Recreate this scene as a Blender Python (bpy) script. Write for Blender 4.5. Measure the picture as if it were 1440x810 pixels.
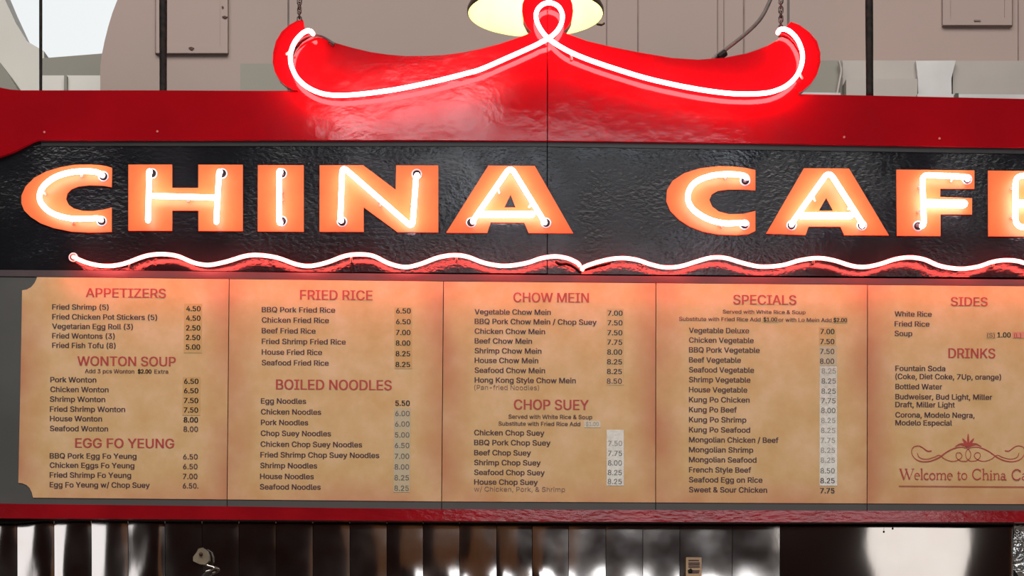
import bpy, bmesh, math, random
from mathutils import Vector, Matrix, Euler
from mathutils.geometry import tessellate_polygon
random.seed(7)
R = math.radians
for o in list(bpy.data.objects):
    bpy.data.objects.remove(o)
C = bpy.context.scene.collection
SC = bpy.context.scene

# ------------------------------------------------------------------ camera
F = 2270.0                       # focal length in pixels of the 1440 px frame
PPY = 1005.0                     # optical axis, below the frame (the photo is the upper part of a wider view)
CAM = Vector((0, -5.0, 1.60))
ROLL = R(-0.33)
cd = bpy.data.cameras.new('camera'); cam = bpy.data.objects.new('camera', cd); C.objects.link(cam)
cd.sensor_width = 36; cd.lens = F / 1440 * 36
cd.shift_y = (PPY - 405) / 1440
cd.clip_end = 200
cam.location = CAM
cam.rotation_mode = 'QUATERNION'
cam.rotation_quaternion = (Matrix.Rotation(R(90), 3, 'X') @ Matrix.Rotation(-ROLL, 3, 'Z')).to_quaternion()
SC.camera = cam
CM = Matrix.Rotation(R(90), 3, 'X') @ Matrix.Rotation(-ROLL, 3, 'Z')

def P(px, py, d=0.0):
    """point of the vertical plane d metres in front of the sign face seen at that pixel"""
    v = CM @ Vector(((px - 720) / F, (PPY - py) / F, -1))
    t = (-d - CAM.y) / v.y
    return CAM + v * t

# ------------------------------------------------------------------ world, light, exposure
SC.view_settings.view_transform = 'Standard'
SC.view_settings.look = 'None'
SC.view_settings.gamma = 1
SC.view_settings.exposure = 0.0
SC.view_settings.use_curve_mapping = False
w = bpy.data.worlds.new('world'); SC.world = w; w.use_nodes = True
w.node_tree.nodes['Background'].inputs[0].default_value = (0.75, 0.8, 0.9, 1)
w.node_tree.nodes['Background'].inputs[1].default_value = 0.12

def area(name, loc, target, sx, sy, rad, col):
    l = bpy.data.lights.new(name, 'AREA'); l.shape = 'RECTANGLE'; l.size = sx; l.size_y = sy
    l.energy = rad * math.pi * sx * sy; l.color = col
    o = bpy.data.objects.new(name, l); C.objects.link(o); o.location = loc
    o.rotation_euler = (Vector(target) - Vector(loc)).to_track_quat('-Z', 'Y').to_euler()
    return o
# roof light of the market hall, high over the aisle
area('hall_skylight', (-0.5, -4.4, 8.4), (0, 0, 2.9), 9, 4, 6.2, (1.0, 0.95, 0.88))
def opening(name, az0, az1, el0, el1, rad, col=(0.93, 0.97, 1.0), dist=20.0):
    """daylit opening in the hall's far end (y = -15), given as the directions it spans from the sign"""
    x0, x1 = math.tan(R(az0)) * dist, math.tan(R(az1)) * dist
    z0, z1 = 1.6 + math.tan(R(el0)) * dist, 1.6 + math.tan(R(el1)) * dist
    c = ((x0 + x1) / 2, 5.0 - dist, (z0 + z1) / 2)
    return area(name, c, (c[0], 0, c[2]), x1 - x0, z1 - z0, rad, col)
opening('entrance_daylight', -1.5, 15, 6.7, 10.9, 3.6)
opening('entrance_transom', -1.5, 8.0, 15.6, 19.3, 6.0, (0.86, 0.93, 1.0))
opening('gable_window', -6.6, -4.7, 19.6, 20.4, 12.0)
opening('gable_window', -4.4, -3.1, 19.6, 21.0, 11.0)
opening('gable_window', -2.8, -0.9, 19.6, 21.2, 9.0)
opening('gable_window', -0.4, 3.0, 19.5, 19.9, 5.0)
opening('side_entrance', 12.2, 16.2, 0.5, 6.65, 1.25, (1, 0.97, 0.93))
opening('left_street_door', -40, -19.5, -1.0, 9.0, 1.5, (0.96, 0.98, 1.0), 15.0)

# ------------------------------------------------------------------ materials
def mat(name, col=(0.5, 0.5, 0.5), rough=0.5, metal=0.0, spec=0.5, col2=None, nscale=8.0, nmap=(1, 1, 1), lo=0.35, hi=0.65,
        bump=0.0, bscale=40.0, bmap=(1, 1, 1), bdist=0.002, emit=None, estr=0.0, coat=0.0, croughness=0.1, bdetail=4.0, rough2=None, bmask=0):
    m = bpy.data.materials.new(name); m.use_nodes = True
    nt = m.node_tree; b = nt.nodes['Principled BSDF']
    b.inputs['Base Color'].default_value = (*col, 1)
    b.inputs['Roughness'].default_value = rough
    b.inputs['Metallic'].default_value = metal
    b.inputs['Specular IOR Level'].default_value = spec
    if coat:
        b.inputs['Coat Weight'].default_value = coat; b.inputs['Coat Roughness'].default_value = croughness
    tc = nt.nodes.new('ShaderNodeTexCoord')
    if col2 is not None or rough2 is not None:
        mp = nt.nodes.new('ShaderNodeMapping'); mp.inputs['Scale'].default_value = nmap
        nt.links.new(tc.outputs['Object'], mp.inputs[0])
        n = nt.nodes.new('ShaderNodeTexNoise'); n.inputs['Scale'].default_value = nscale; n.inputs['Detail'].default_value = 6
        nt.links.new(mp.outputs[0], n.inputs['Vector'])
        r = nt.nodes.new('ShaderNodeValToRGB')
        r.color_ramp.elements[0].position = lo; r.color_ramp.elements[1].position = hi
        nt.links.new(n.outputs['Fac'], r.inputs[0])
        if col2 is not None:
            r.color_ramp.elements[0].color = (*col, 1); r.color_ramp.elements[1].color = (*col2, 1)
            nt.links.new(r.outputs[0], b.inputs['Base Color'])
        if rough2 is not None:
            mr = nt.nodes.new('ShaderNodeMapRange'); nt.links.new(n.outputs['Fac'], mr.inputs[0])
            mr.inputs[1].default_value = lo; mr.inputs[2].default_value = hi
            mr.inputs[3].default_value = rough; mr.inputs[4].default_value = rough2
            nt.links.new(mr.outputs[0], b.inputs['Roughness'])
    if bump:
        mp2 = nt.nodes.new('ShaderNodeMapping'); mp2.inputs['Scale'].default_value = bmap
        nt.links.new(tc.outputs['Object'], mp2.inputs[0])
        n2 = nt.nodes.new('ShaderNodeTexNoise'); n2.inputs['Scale'].default_value = bscale; n2.inputs['Detail'].default_value = bdetail
        nt.links.new(mp2.outputs[0], n2.inputs['Vector'])
        bp = nt.nodes.new('ShaderNodeBump'); bp.inputs['Strength'].default_value = bump; bp.inputs['Distance'].default_value = bdist
        if bmask:   # the relief comes in patches
            n3 = nt.nodes.new('ShaderNodeTexNoise'); n3.inputs['Scale'].default_value = bmask; n3.inputs['Detail'].default_value = 4
            nt.links.new(tc.outputs['Object'], n3.inputs['Vector'])
            mk = nt.nodes.new('ShaderNodeMapRange'); nt.links.new(n3.outputs['Fac'], mk.inputs[0])
            mk.inputs[1].default_value = 0.40; mk.inputs[2].default_value = 0.66; mk.inputs[3].default_value = 0.10; mk.inputs[4].default_value = bump
            nt.links.new(mk.outputs[0], bp.inputs['Strength'])
        nt.links.new(n2.outputs['Fac'], bp.inputs['Height'])
        nt.links.new(bp.outputs[0], b.inputs['Normal'])
        if coat: nt.links.new(bp.outputs[0], b.inputs['Coat Normal'])
    if emit is not None:
        b.inputs['Emission Color'].default_value = (*emit, 1); b.inputs['Emission Strength'].default_value = estr
    return m

M = {}
M['red'] = mat('red_gloss_paint', (0.29, 0.0035, 0.0075), 0.06, spec=0.4, col2=(0.25, 0.003, 0.007), nscale=5, bump=0.075, bscale=26, bmap=(0.8, 1, 1.1), bdist=0.004, rough2=0.10, bdetail=5)
M['rail'] = mat('red_rail_paint', (0.30, 0.006, 0.012), 0.1, col2=(0.22, 0.004, 0.008), nscale=6, bump=0.35, bscale=60, bmap=(0.5, 1, 1.4), bdist=0.002)
M['black'] = mat('black_gloss_paint', (0.006, 0.0065, 0.008), 0.06, spec=0.4, col2=(0.010, 0.010, 0.012), nscale=4, bump=1.0, bscale=85, bmap=(0.75, 1, 1.1), bdist=0.0030, bmask=2.6, rough2=0.16, bdetail=8)
M['band'] = mat('smooth_black_paint', (0.008, 0.008, 0.009), 0.35, col2=(0.013, 0.013, 0.014), bump=0.1)
M['orange'] = mat('orange_letter_paint', (0.72, 0.13, 0.035), 0.42, spec=0.3, col2=(0.78, 0.155, 0.04), nscale=12, bump=0.08)
M['grey'] = mat('grey_board', (0.050, 0.049, 0.046), 0.45, col2=(0.066, 0.066, 0.062), nscale=3, bump=0.05)
M['ledge'] = mat('dark_ledge_metal', (0.055, 0.04, 0.045), 0.5, spec=0.25, col2=(0.07, 0.05, 0.055), bump=0.1)
M['dark'] = mat('black_void', (0.004, 0.004, 0.004), 0.9, col2=(0.006, 0.006, 0.006))
M['rod'] = mat('black_rod_paint', (0.006, 0.006, 0.006), 0.7, spec=0.15, col2=(0.02, 0.016, 0.014), nscale=60)
M['steel'] = mat('polished_sheet_steel', (0.56, 0.50, 0.47), 0.07, 1.0, col2=(0.62, 0.57, 0.54), nscale=6, bump=0.07, bscale=14, bmap=(1, 1, 0.35), bdist=0.004, rough2=0.14)
M['sheetsteel'] = mat('flat_polished_steel', (0.62, 0.57, 0.54), 0.04, 1.0, col2=(0.66, 0.61, 0.58), nscale=6, bump=0.03, bscale=5, bmap=(1, 1, 0.3), bdist=0.004)
M['crumple'] = mat('crumpled_foil', (0.8, 0.8, 0.78), 0.14, 1.0, col2=(0.7, 0.68, 0.65), bump=1.0, bscale=22, bdist=0.02)
M['chain'] = mat('chain_metal', (0.13, 0.10, 0.09), 0.4, 0.8, col2=(0.03, 0.02, 0.02), nscale=150)
M['cable'] = mat('grey_cable_rubber', (0.10, 0.085, 0.08), 0.6, col2=(0.13, 0.11, 0.1), nscale=30)
M['blackcable'] = mat('black_cable_rubber', (0.012, 0.008, 0.008), 0.5, col2=(0.02, 0.012, 0.012), nscale=30)
M['ring'] = mat('glass_socket_rim', (0.75, 0.55, 0.55), 0.15, col2=(0.8, 0.6, 0.6), coat=0.5)
M['post'] = mat('glass_standoff', (0.85, 0.7, 0.6), 0.15, col2=(0.9, 0.75, 0.65), coat=0.5)
M['stub'] = mat('painted_tube_end', (0.10, 0.09, 0.11), 0.2, col2=(0.2, 0.18, 0.22), nscale=80)
M['text'] = mat('brown_print', (0.050, 0.022, 0.030), 0.5, col2=(0.065, 0.03, 0.038), nscale=50)
M['textlight'] = mat('thin_grey_print', (0.14, 0.085, 0.075), 0.5, col2=(0.17, 0.10, 0.09), nscale=50)
M['heading'] = mat('red_print', (0.37, 0.040, 0.032), 0.5, col2=(0.42, 0.05, 0.04), nscale=50)
M['price'] = mat('black_price_print', (0.012, 0.009, 0.008), 0.3, col2=(0.018, 0.014, 0.012), nscale=50, bump=0.2, bscale=90)
M['price_glare'] = mat('glared_price_print', (0.12, 0.115, 0.10), 0.22, col2=(0.17, 0.16, 0.14), nscale=50, bump=0.2, bscale=90)  # dark ink greyed to paint in the glare over the lower prices
M['price_glare_strong'] = mat('strongly_glared_price_print', (0.27, 0.25, 0.22), 0.22, col2=(0.32, 0.30, 0.27), nscale=50, bump=0.2, bscale=90)  # ink paled further, painting in the strongest glare
M['tape'] = mat('amber_price_tape', (0.55, 0.33, 0.14), 0.15, col2=(0.58, 0.36, 0.16), nscale=30, bump=0.18, bscale=60, bdist=0.001)
M['tape_glare'] = mat('glared_price_tape', (0.52, 0.41, 0.26), 0.12, col2=(0.50, 0.42, 0.30), nscale=30, bump=0.22, bscale=60, bdist=0.001)  # same clear tape, soft daylight glare painted into its colour
M['tape_glare_strong'] = mat('strongly_glared_price_tape', (0.60, 0.56, 0.49), 0.12, col2=(0.50, 0.46, 0.40), nscale=90, lo=0.4, hi=0.7, bump=0.35, bscale=60, bdist=0.001)  # same clear tape again, strong entrance glare painted into its colour
M['tapered'] = mat('reddish_price_tape', (0.62, 0.20, 0.13), 0.3, col2=(0.6, 0.25, 0.17), nscale=30)
M['wall'] = mat('pinkish_white_wall_paint', (0.355, 0.265, 0.240), 0.7, col2=(0.315, 0.245, 0.220), nscale=1.2, bump=0.15, bscale=8, bdist=0.004)
M['wallgrey'] = mat('grey_ledge_paint', (0.25, 0.24, 0.205), 0.7, col2=(0.23, 0.22, 0.19), nscale=2)
M['white'] = mat('white_plaster', (0.60, 0.585, 0.55), 0.7, col2=(0.65, 0.635, 0.60), nscale=2, bump=0.1)
M['duct'] = mat('galvanised_duct', (0.36, 0.325, 0.30), 0.5, 0.2, col2=(0.31, 0.28, 0.26), nscale=2.5)
M['ductbright'] = mat('bright_duct_sheet', (0.52, 0.51, 0.51), 0.4, 0.2, col2=(0.44, 0.43, 0.43), nscale=5)
M['line'] = mat('dirty_joint', (0.16, 0.11, 0.10), 0.8, col2=(0.24, 0.17, 0.15), nscale=15)
M['rust'] = mat('rust_chip', (0.06, 0.02, 0.015), 0.8, col2=(0.1, 0.04, 0.03), nscale=60)
M['shade'] = mat('dark_brown_enamel', (0.045, 0.025, 0.018), 0.35, col2=(0.07, 0.04, 0.03), nscale=8)
M['shadein'] = mat('cream_enamel', (0.84, 0.82, 0.30), 0.5, col2=(0.86, 0.84, 0.36), nscale=8)
M['bulb'] = mat('lit_bulb', (1, 1, 1), 0.4, emit=(1, 0.95, 0.8), estr=14)
M['sky'] = mat('daylit_sky_pane', (0.1, 0.1, 0.1), 0.5, emit=(0.80, 0.84, 0.86), estr=0.93)
M['neon_white'] = mat('white_neon', (0.9, 0.9, 0.9), 0.2, emit=(1.0, 0.86, 0.96), estr=11.5)
M['neon_red'] = mat('red_neon', (0.9, 0.6, 0.5), 0.2, emit=(1.0, 0.075, 0.06), estr=52)
M['neon_curl'] = mat('pink_red_neon', (0.9, 0.6, 0.5), 0.2, emit=(1.0, 0.095, 0.10), estr=70)
M['tag'] = mat('tan_tag_card', (0.42, 0.27, 0.16), 0.6, col2=(0.46, 0.30, 0.18), nscale=40)
M['knob'] = mat('cream_plastic', (0.17, 0.13, 0.085), 0.5, col2=(0.22, 0.17, 0.11), nscale=40)
M['floor'] = mat('worn_concrete', (0.10, 0.085, 0.075), 0.6, col2=(0.14, 0.12, 0.10), nscale=2)
M['hall'] = mat('brown_hall_wall', (0.17, 0.095, 0.075), 0.8, col2=(0.23, 0.13, 0.10), nscale=0.6)
M['ceil'] = mat('dim_ceiling', (0.12, 0.10, 0.09), 0.8, col2=(0.15, 0.13, 0.11), nscale=0.5)

def parchment(name, half, h, seed):
    """printed parchment: mottled tan, redder towards the printed side borders"""
    m = bpy.data.materials.new(name); m.use_nodes = True; nt = m.node_tree; N = nt.nodes.new; L = nt.links.new
    b = nt.nodes['Principled BSDF']; b.inputs['Roughness'].default_value = 0.5; b.inputs['Specular IOR Level'].default_value = 0.25
    tc = N('ShaderNodeTexCoord'); mp = N('ShaderNodeMapping'); mp.inputs['Location'].default_value = (seed * 3.7, 0, seed * 1.3)
    L(tc.outputs['Object'], mp.inputs[0])
    n = N('ShaderNodeTexNoise'); n.inputs['Scale'].default_value = 9; n.inputs['Detail'].default_value = 8; n.inputs['Roughness'].default_value = 0.62
    L(mp.outputs[0], n.inputs['Vector'])
    n2 = N('ShaderNodeTexNoise'); n2.inputs['Scale'].default_value = 4; n2.inputs['Detail'].default_value = 3
    L(mp.outputs[0], n2.inputs['Vector'])
    r = N('ShaderNodeValToRGB'); e = r.color_ramp.elements
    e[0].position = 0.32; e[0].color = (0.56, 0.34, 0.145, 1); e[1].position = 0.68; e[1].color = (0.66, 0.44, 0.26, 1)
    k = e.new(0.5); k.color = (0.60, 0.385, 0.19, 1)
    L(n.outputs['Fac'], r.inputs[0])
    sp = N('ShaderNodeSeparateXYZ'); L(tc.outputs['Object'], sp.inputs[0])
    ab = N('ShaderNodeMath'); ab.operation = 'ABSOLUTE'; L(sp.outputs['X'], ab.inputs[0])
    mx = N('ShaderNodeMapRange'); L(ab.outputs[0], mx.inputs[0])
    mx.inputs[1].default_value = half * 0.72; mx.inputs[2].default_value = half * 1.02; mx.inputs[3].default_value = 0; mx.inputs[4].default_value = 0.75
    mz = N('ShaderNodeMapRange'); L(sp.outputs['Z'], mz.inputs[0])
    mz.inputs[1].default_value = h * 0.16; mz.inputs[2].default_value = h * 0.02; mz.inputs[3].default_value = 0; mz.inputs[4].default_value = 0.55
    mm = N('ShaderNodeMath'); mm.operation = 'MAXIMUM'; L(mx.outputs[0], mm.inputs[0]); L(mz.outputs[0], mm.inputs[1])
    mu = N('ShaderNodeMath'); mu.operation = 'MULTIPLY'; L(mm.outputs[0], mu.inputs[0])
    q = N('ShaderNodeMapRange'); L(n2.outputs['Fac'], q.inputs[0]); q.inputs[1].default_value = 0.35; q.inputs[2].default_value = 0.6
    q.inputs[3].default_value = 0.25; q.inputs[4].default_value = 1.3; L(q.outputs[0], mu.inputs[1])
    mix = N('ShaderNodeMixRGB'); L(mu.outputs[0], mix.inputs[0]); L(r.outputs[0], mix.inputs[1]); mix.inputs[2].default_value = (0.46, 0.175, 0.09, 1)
    L(mix.outputs[0], b.inputs['Base Color'])
    return m

# ------------------------------------------------------------------ object helpers
def thing(name, label, cat, loc, group=None):
    o = bpy.data.objects.new(name, None); C.objects.link(o); o.location = loc
    o.empty_display_size = 0.05
    o['label'] = label; o['category'] = cat
    if group: o['group'] = group
    return o
def root_of(p):
    while p.parent is not None: p = p.parent
    return p
def part(name, geo, m, parent=None, label=None, smooth=False, kind=None, origin=None):
    vs, fs = geo
    org = Vector((0, 0, 0))
    if parent is not None: org = Vector(root_of(parent).location)
    elif origin is not None: org = Vector(origin)
    me = bpy.data.meshes.new(name)
    me.from_pydata([tuple(Vector(v) - org) for v in vs], [], fs)
    me.update(); me.materials.append(m)
    if smooth: me.shade_smooth()
    o = bpy.data.objects.new(name, me); C.objects.link(o)
    if parent is not None: o.parent = parent
    elif origin is not None: o.location = org
    if label: o['label'] = label
    if kind: o['kind'] = kind
    return o
def tagged(o, label, cat, group=None):
    o['label'] = label; o['category'] = cat
    if group: o['group'] = group
    return o
def join(*gs):
    V, Fc = [], []
    for v, f in gs:
        n = len(V); V += list(v); Fc += [tuple(i + n for i in q) for q in f]
    return V, Fc
def prism(loops, d0, d1):
    """plate: outline loops in photo pixels on the plane d0, extruded straight back to depth d1"""
    if not isinstance(loops[0][0], (tuple, list)): loops = [loops]
    front = [[P(x, y, d0) for x, y in lp] for lp in loops]
    tris = tessellate_polygon([[Vector((v.x, v.z, 0)) for v in lp] for lp in front])
    flat = [v for lp in front for v in lp]; n = len(flat)
    back = [Vector((v.x, -d1, v.z)) for v in flat]
    V = flat + back; Fc = []
    for t in tris:
        a, b, c = [flat[i] for i in t]
        nrm = (b - a).cross(c - a)
        t = tuple(t) if nrm.y < 0 else tuple(reversed(t))
        Fc.append(t); Fc.append(tuple(i + n for i in reversed(t)))
    k = 0
    for lp in front:
        m_ = len(lp)
        for i in range(m_):
            j = (i + 1) % m_
            Fc.append((k + i, k + j, k + j + n, k + i + n))
        k += m_
    V2, F2 = V, Fc
    bm = bmesh.new()
    bv = [bm.verts.new(v) for v in V2]
    for f in F2:
        try: bm.faces.new([bv[i] for i in f])
        except ValueError: pass
    bmesh.ops.recalc_face_normals(bm, faces=bm.faces)
    bm.verts.ensure_lookup_table()
    out = ([v.co.copy() for v in bm.verts], [tuple(v.index for v in f.verts) for f in bm.faces])
    bm.free(); return out
def box(x0, x1, y0, y1, z0, z1):
    V = [Vector((x, y, z)) for x in (x0, x1) for y in (y0, y1) for z in (z0, z1)]
    Fc = [(0, 1, 3, 2), (4, 6, 7, 5), (0, 4, 5, 1), (2, 3, 7, 6), (0, 2, 6, 4), (1, 5, 7, 3)]
    return V, Fc
def pbox(px0, px1, py0, py1, d0, d1):
    return prism([(px0, py0), (px1, py0), (px1, py1), (px0, py1)], d0, d1)
def smooth_path(pts, n=8):
    out = []
    p = [Vector(q) for q in pts]
    for i in range(len(p) - 1):
        a = p[max(i - 1, 0)]; b = p[i]; c = p[i + 1]; d = p[min(i + 2, len(p) - 1)]
        for k in range(n):
            t = k / n
            out.append(0.5 * ((2 * b) + (c - a) * t + (2 * a - 5 * b + 4 * c - d) * t * t + (3 * b - a - 3 * c + d) * t ** 3))
    out.append(p[-1]); return out
def tube(pts, r, seg=12, cap=True):
    """round tube along world points; r a number or a list"""
    V, Fc = [], []; n = len(pts)
    rr = r if isinstance(r, (list, tuple)) else [r] * n
    t0 = (pts[1] - pts[0]).normalized()
    nrm = t0.orthogonal().normalized()
    for i, p in enumerate(pts):
        t = (pts[min(i + 1, n - 1)] - pts[max(i - 1, 0)])
        t = t.normalized() if t.length > 1e-9 else t0
        nrm = (nrm - t * nrm.dot(t)).normalized(); bn = t.cross(nrm)
        for k in range(seg):
            a = 2 * math.pi * k / seg
            V.append(p + (nrm * math.cos(a) + bn * math.sin(a)) * rr[i])
    for i in range(n - 1):
        for k in range(seg):
            a, b = i * seg + k, i * seg + (k + 1) % seg
            Fc.append((a, b, b + seg, a + seg))
    if cap:
        Fc.append(tuple(reversed(range(seg)))); Fc.append(tuple((n - 1) * seg + k for k in range(seg)))
    return V, Fc
def ball_cap_tube(pts, r, seg=12):
    """tube with rounded ends"""
    a = (pts[0] - pts[1]).normalized(); b = (pts[-1] - pts[-2]).normalized()
    head = [(pts[0] + a * r * math.sin(q), r * math.cos(q)) for q in (R(85), R(60), R(30))]
    tail = [(pts[-1] + b * r * math.sin(q), r * math.cos(q)) for q in (R(30), R(60), R(85))]
    ps = [h[0] for h in head] + pts + [t[0] for t in tail]
    rs = [h[1] for h in head] + [r] * len(pts) + [t[1] for t in tail]
    return tube(ps, rs, seg)
def torus(c, axis, R0, r, n=20, m=8, stretch=None):
    axis = Vector(axis).normalized(); u = axis.orthogonal().normalized(); v = axis.cross(u)
    if stretch is not None:
        s = Vector(stretch[0]).normalized(); u = s; v = axis.cross(s).normalized()
    V, Fc = [], []
    for i in range(n):
        a = 2 * math.pi * i / n; d = u * math.cos(a) + v * math.sin(a); off = Vector((0, 0, 0))
        if stretch is not None: off = u * stretch[1] * (1 if math.cos(a) > 0 else -1)
        for j in range(m):
            b = 2 * math.pi * j / m
            V.append(Vector(c) + off + d * (R0 + r * math.cos(b)) + axis * r * math.sin(b))
    for i in range(n):
        for j in range(m):
            a, b = i * m + j, i * m + (j + 1) % m; c2, d2 = ((i + 1) % n) * m + j, ((i + 1) % n) * m + (j + 1) % m
            Fc.append((a, b, d2, c2))
    return V, Fc
def disc(c, r, y, n=16):
    V = [Vector((c.x + r * math.cos(2 * math.pi * k / n), y, c.z + r * math.sin(2 * math.pi * k / n))) for k in range(n)]
    return V, [tuple(range(n))]
def base_of(geo):
    vs = geo[0]
    return Vector((sum(v.x for v in vs) / len(vs), max(v.y for v in vs), min(v.z for v in vs)))

# ------------------------------------------------------------------ setting
part('floor', box(-16, 16, -17, 4.5, -0.1, 0.0), M['floor'], kind='structure')
part('ceiling', box(-16, 16, -17, 4.5, 10.5, 10.6), M['ceil'], kind='structure')
part('wall_reflector', box(-0.85, 0.3, -8.6, -8.0, 0, 3.2), mat('reflector_brown', (0.30, 0.14, 0.05), 0.6, col2=(0.2, 0.09, 0.03), nscale=3, nmap=(3, 1, 0.4)), kind='structure')  # unseen block added behind the camera for brown reflections in the steel
part('wall_rear', box(-16, 16, -17, -16.8, 0, 10.5), M['hall'], kind='structure')
WD = -1.3                                   # depth of the back wall face
arch = [(141, 260), (141, 92), (143, 78), (147, 58), (152, 38), (158, 18), (165, 0), (180, -40), (205, -90), (240, -140)]
wb = part('wall_back', prism(arch + [(2100, -140), (2100, 260)], WD, WD - 0.12), M['wall'], kind='structure')
part('wall_back', box(-6, 6, 1.30, 1.42, 0, P(700, 262, WD).z), M['wall'], kind='structure')
# beyond the arched opening
part('window_1', pbox(-420, 260, -160, 130, -3.6, -3.64), M['sky'], kind='structure')
part('trim_1', prism([(-420, -160), (-60, -160), (5, -5), (22, 32), (38, 58), (62, 72), (62, 240), (-420, 240)], -2.4, -2.6), M['white'], kind='structure')
part('trim_2', prism([(-420, -60), (-60, 10), (0, 88), (12, 105), (26, 127), (26, 240), (-420, 240)], -2.2, -2.39), M['wallgrey'], kind='structure')
part('trim_3', prism([(58, 82), (260, 66), (260, 106), (58, 106)], -1.9, -2.3), M['wallgrey'], kind='structure')
part('trim_4', pbox(58, 260, 106, 240, -1.9, -2.3), M['white'], kind='structure')
part('trim_5', pbox(90, 94, 106, 240, -1.88, -1.9), M['wallgrey'], kind='structure')

# joints and conduits on the wall
for i, (x, wpx, m) in enumerate([(897, 1.3, 'line'), (1009, 1.0, 'line'), (1046, 1.8, 'line'), (853, 0.8, 'line'), (1432, 0.9, 'line'), (1018, 0.6, 'line')]):
    part('joint', pbox(x - wpx / 2, x + wpx / 2, -130, 250, WD + 0.004, WD - 0.002), M[m], wb)
for i, (x, lab) in enumerate([(405.5, 'thin grey wire hanging left of the left chain'), (1108.5, 'thin dark green wire hanging just right of the right chain')]):
    g = tube([P(x, -150, -0.35), P(x, -60, -0.35), P(x, 60, -0.35), P(x, 170, -0.35)], 0.003 if i == 0 else 0.0042, 8)
    o = part('hanging_wire', g, M['cable'], origin=base_of(g)); tagged(o, lab, 'wire')

def hatch(px0, px1, py0, py1, label, rusty):
    t = thing('access_hatch', label, 'hatch', P((px0 + px1) / 2, py1, WD))
    part('door_leaf', pbox(px0 + 9, px1 - 9, py0, py1 - 9, WD + 0.012, WD), M['wall'], t)
    fr = prism([[(px0, py0), (px1, py0), (px1, py1), (px0, py1)], [(px0 + 10, py0 + 10), (px1 - 10, py0 + 10), (px1 - 10, py1 - 10), (px0 + 10, py1 - 10)]], WD + 0.018, WD)
    part('hatch_frame', fr, M['wall'], t)
    part('bottom_gap', pbox(px0 - 1, px1 + 1, py1 - 0.3, py1 + 1.2, WD + 0.006, WD), M['rust' if rusty else 'line'], t)
    part('side_gap', pbox(px1, px1 + 1.3, py0, py1, WD + 0.006, WD), M['line'], t)
    part('side_gap', pbox(px0 - 1.2, px0, py0, py1, WD + 0.006, WD), M['line'], t)
    if rusty:
        for (x, y, a, b) in [(316, 24, 4, 2), (269, 68, 4, 2.4), (313, 10, 1.5, 2)]:
            part('rusty_latch', prism([(x - a, y - b * .4), (x, y - b), (x + a, y - b * .2), (x + a * .3, y + b), (x - a * .5, y + b * .5)], WD + 0.022, WD + 0.015), M['rust'], t)
    else:
        part('latch', pbox(1370, 1379, 27.5, 29.5, WD + 0.022, WD + 0.015), M['line'], t)
hatch(219.5, 320, -60, 74.5, 'pink-white wall hatch with rusty latches above the header, left side', True)
hatch(1326, 1423, -60, 35, 'closed wall hatch at the top right above the header', False)

# duct boxes behind the sign top
g = pbox(338, 480, 89.5, 300, -0.9, -1.29); tagged(part('duct_box', g, M['wallgrey'], origin=base_of(g)), 'grey-green duct box behind the left scroll', 'duct')
t = thing('long_duct', 'long pale sheet-metal duct behind the right end of the header', 'duct', P(1400, 200, -0.95))
part('duct_sheet', prism([(1120, 85), (1184, 85), (1184, 300), (1120, 300)], -0.95, -1.29), M['wallgrey'], t, 'grey-green end sheet')
part('duct_sheet', pbox(1184.5, 1290, 85, 300, -0.96, -1.29), M['duct'], t)
part('duct_sheet', prism([(1288, 85.5), (1344, 85), (1338, 110), (1340, 300), (1292, 300), (1291, 112)], -0.94, -1.0), M['ductbright'], t, 'brighter creased sheet')
part('duct_sheet', pbox(1340, 1720, 85.5, 300, -0.96, -1.29), M['duct'], t)
part('low_box', pbox(1190, 1290, 111, 300, -0.90, -0.96), M['duct'], t)
part('edge_strip', prism([(1120, 129.5), (1182, 130.5), (1182, 160), (1120, 160)], -0.2, -0.22), M['ductbright'], t)
part('edge_strip', prism([(1290, 132), (1720, 134.5), (1720, 165), (1290, 165)], -0.2, -0.22), M['ductbright'], t)
g = prism([(1343.5, 131), (1348, 131), (1348.5, 142), (1343.5, 142)], -0.17, -0.19)
CLIP = g
# pleated curtain edge beside duct on left of x=1184 (curled sheet)
g = tube(smooth_path([P(1180, 86, -0.93), P(1183, 100, -0.93), P(1180, 118, -0.93), P(1176, 140, -0.93)]), 0.006, 8)
part('rolled_edge', g, M['duct'], t, smooth=True)

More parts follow.
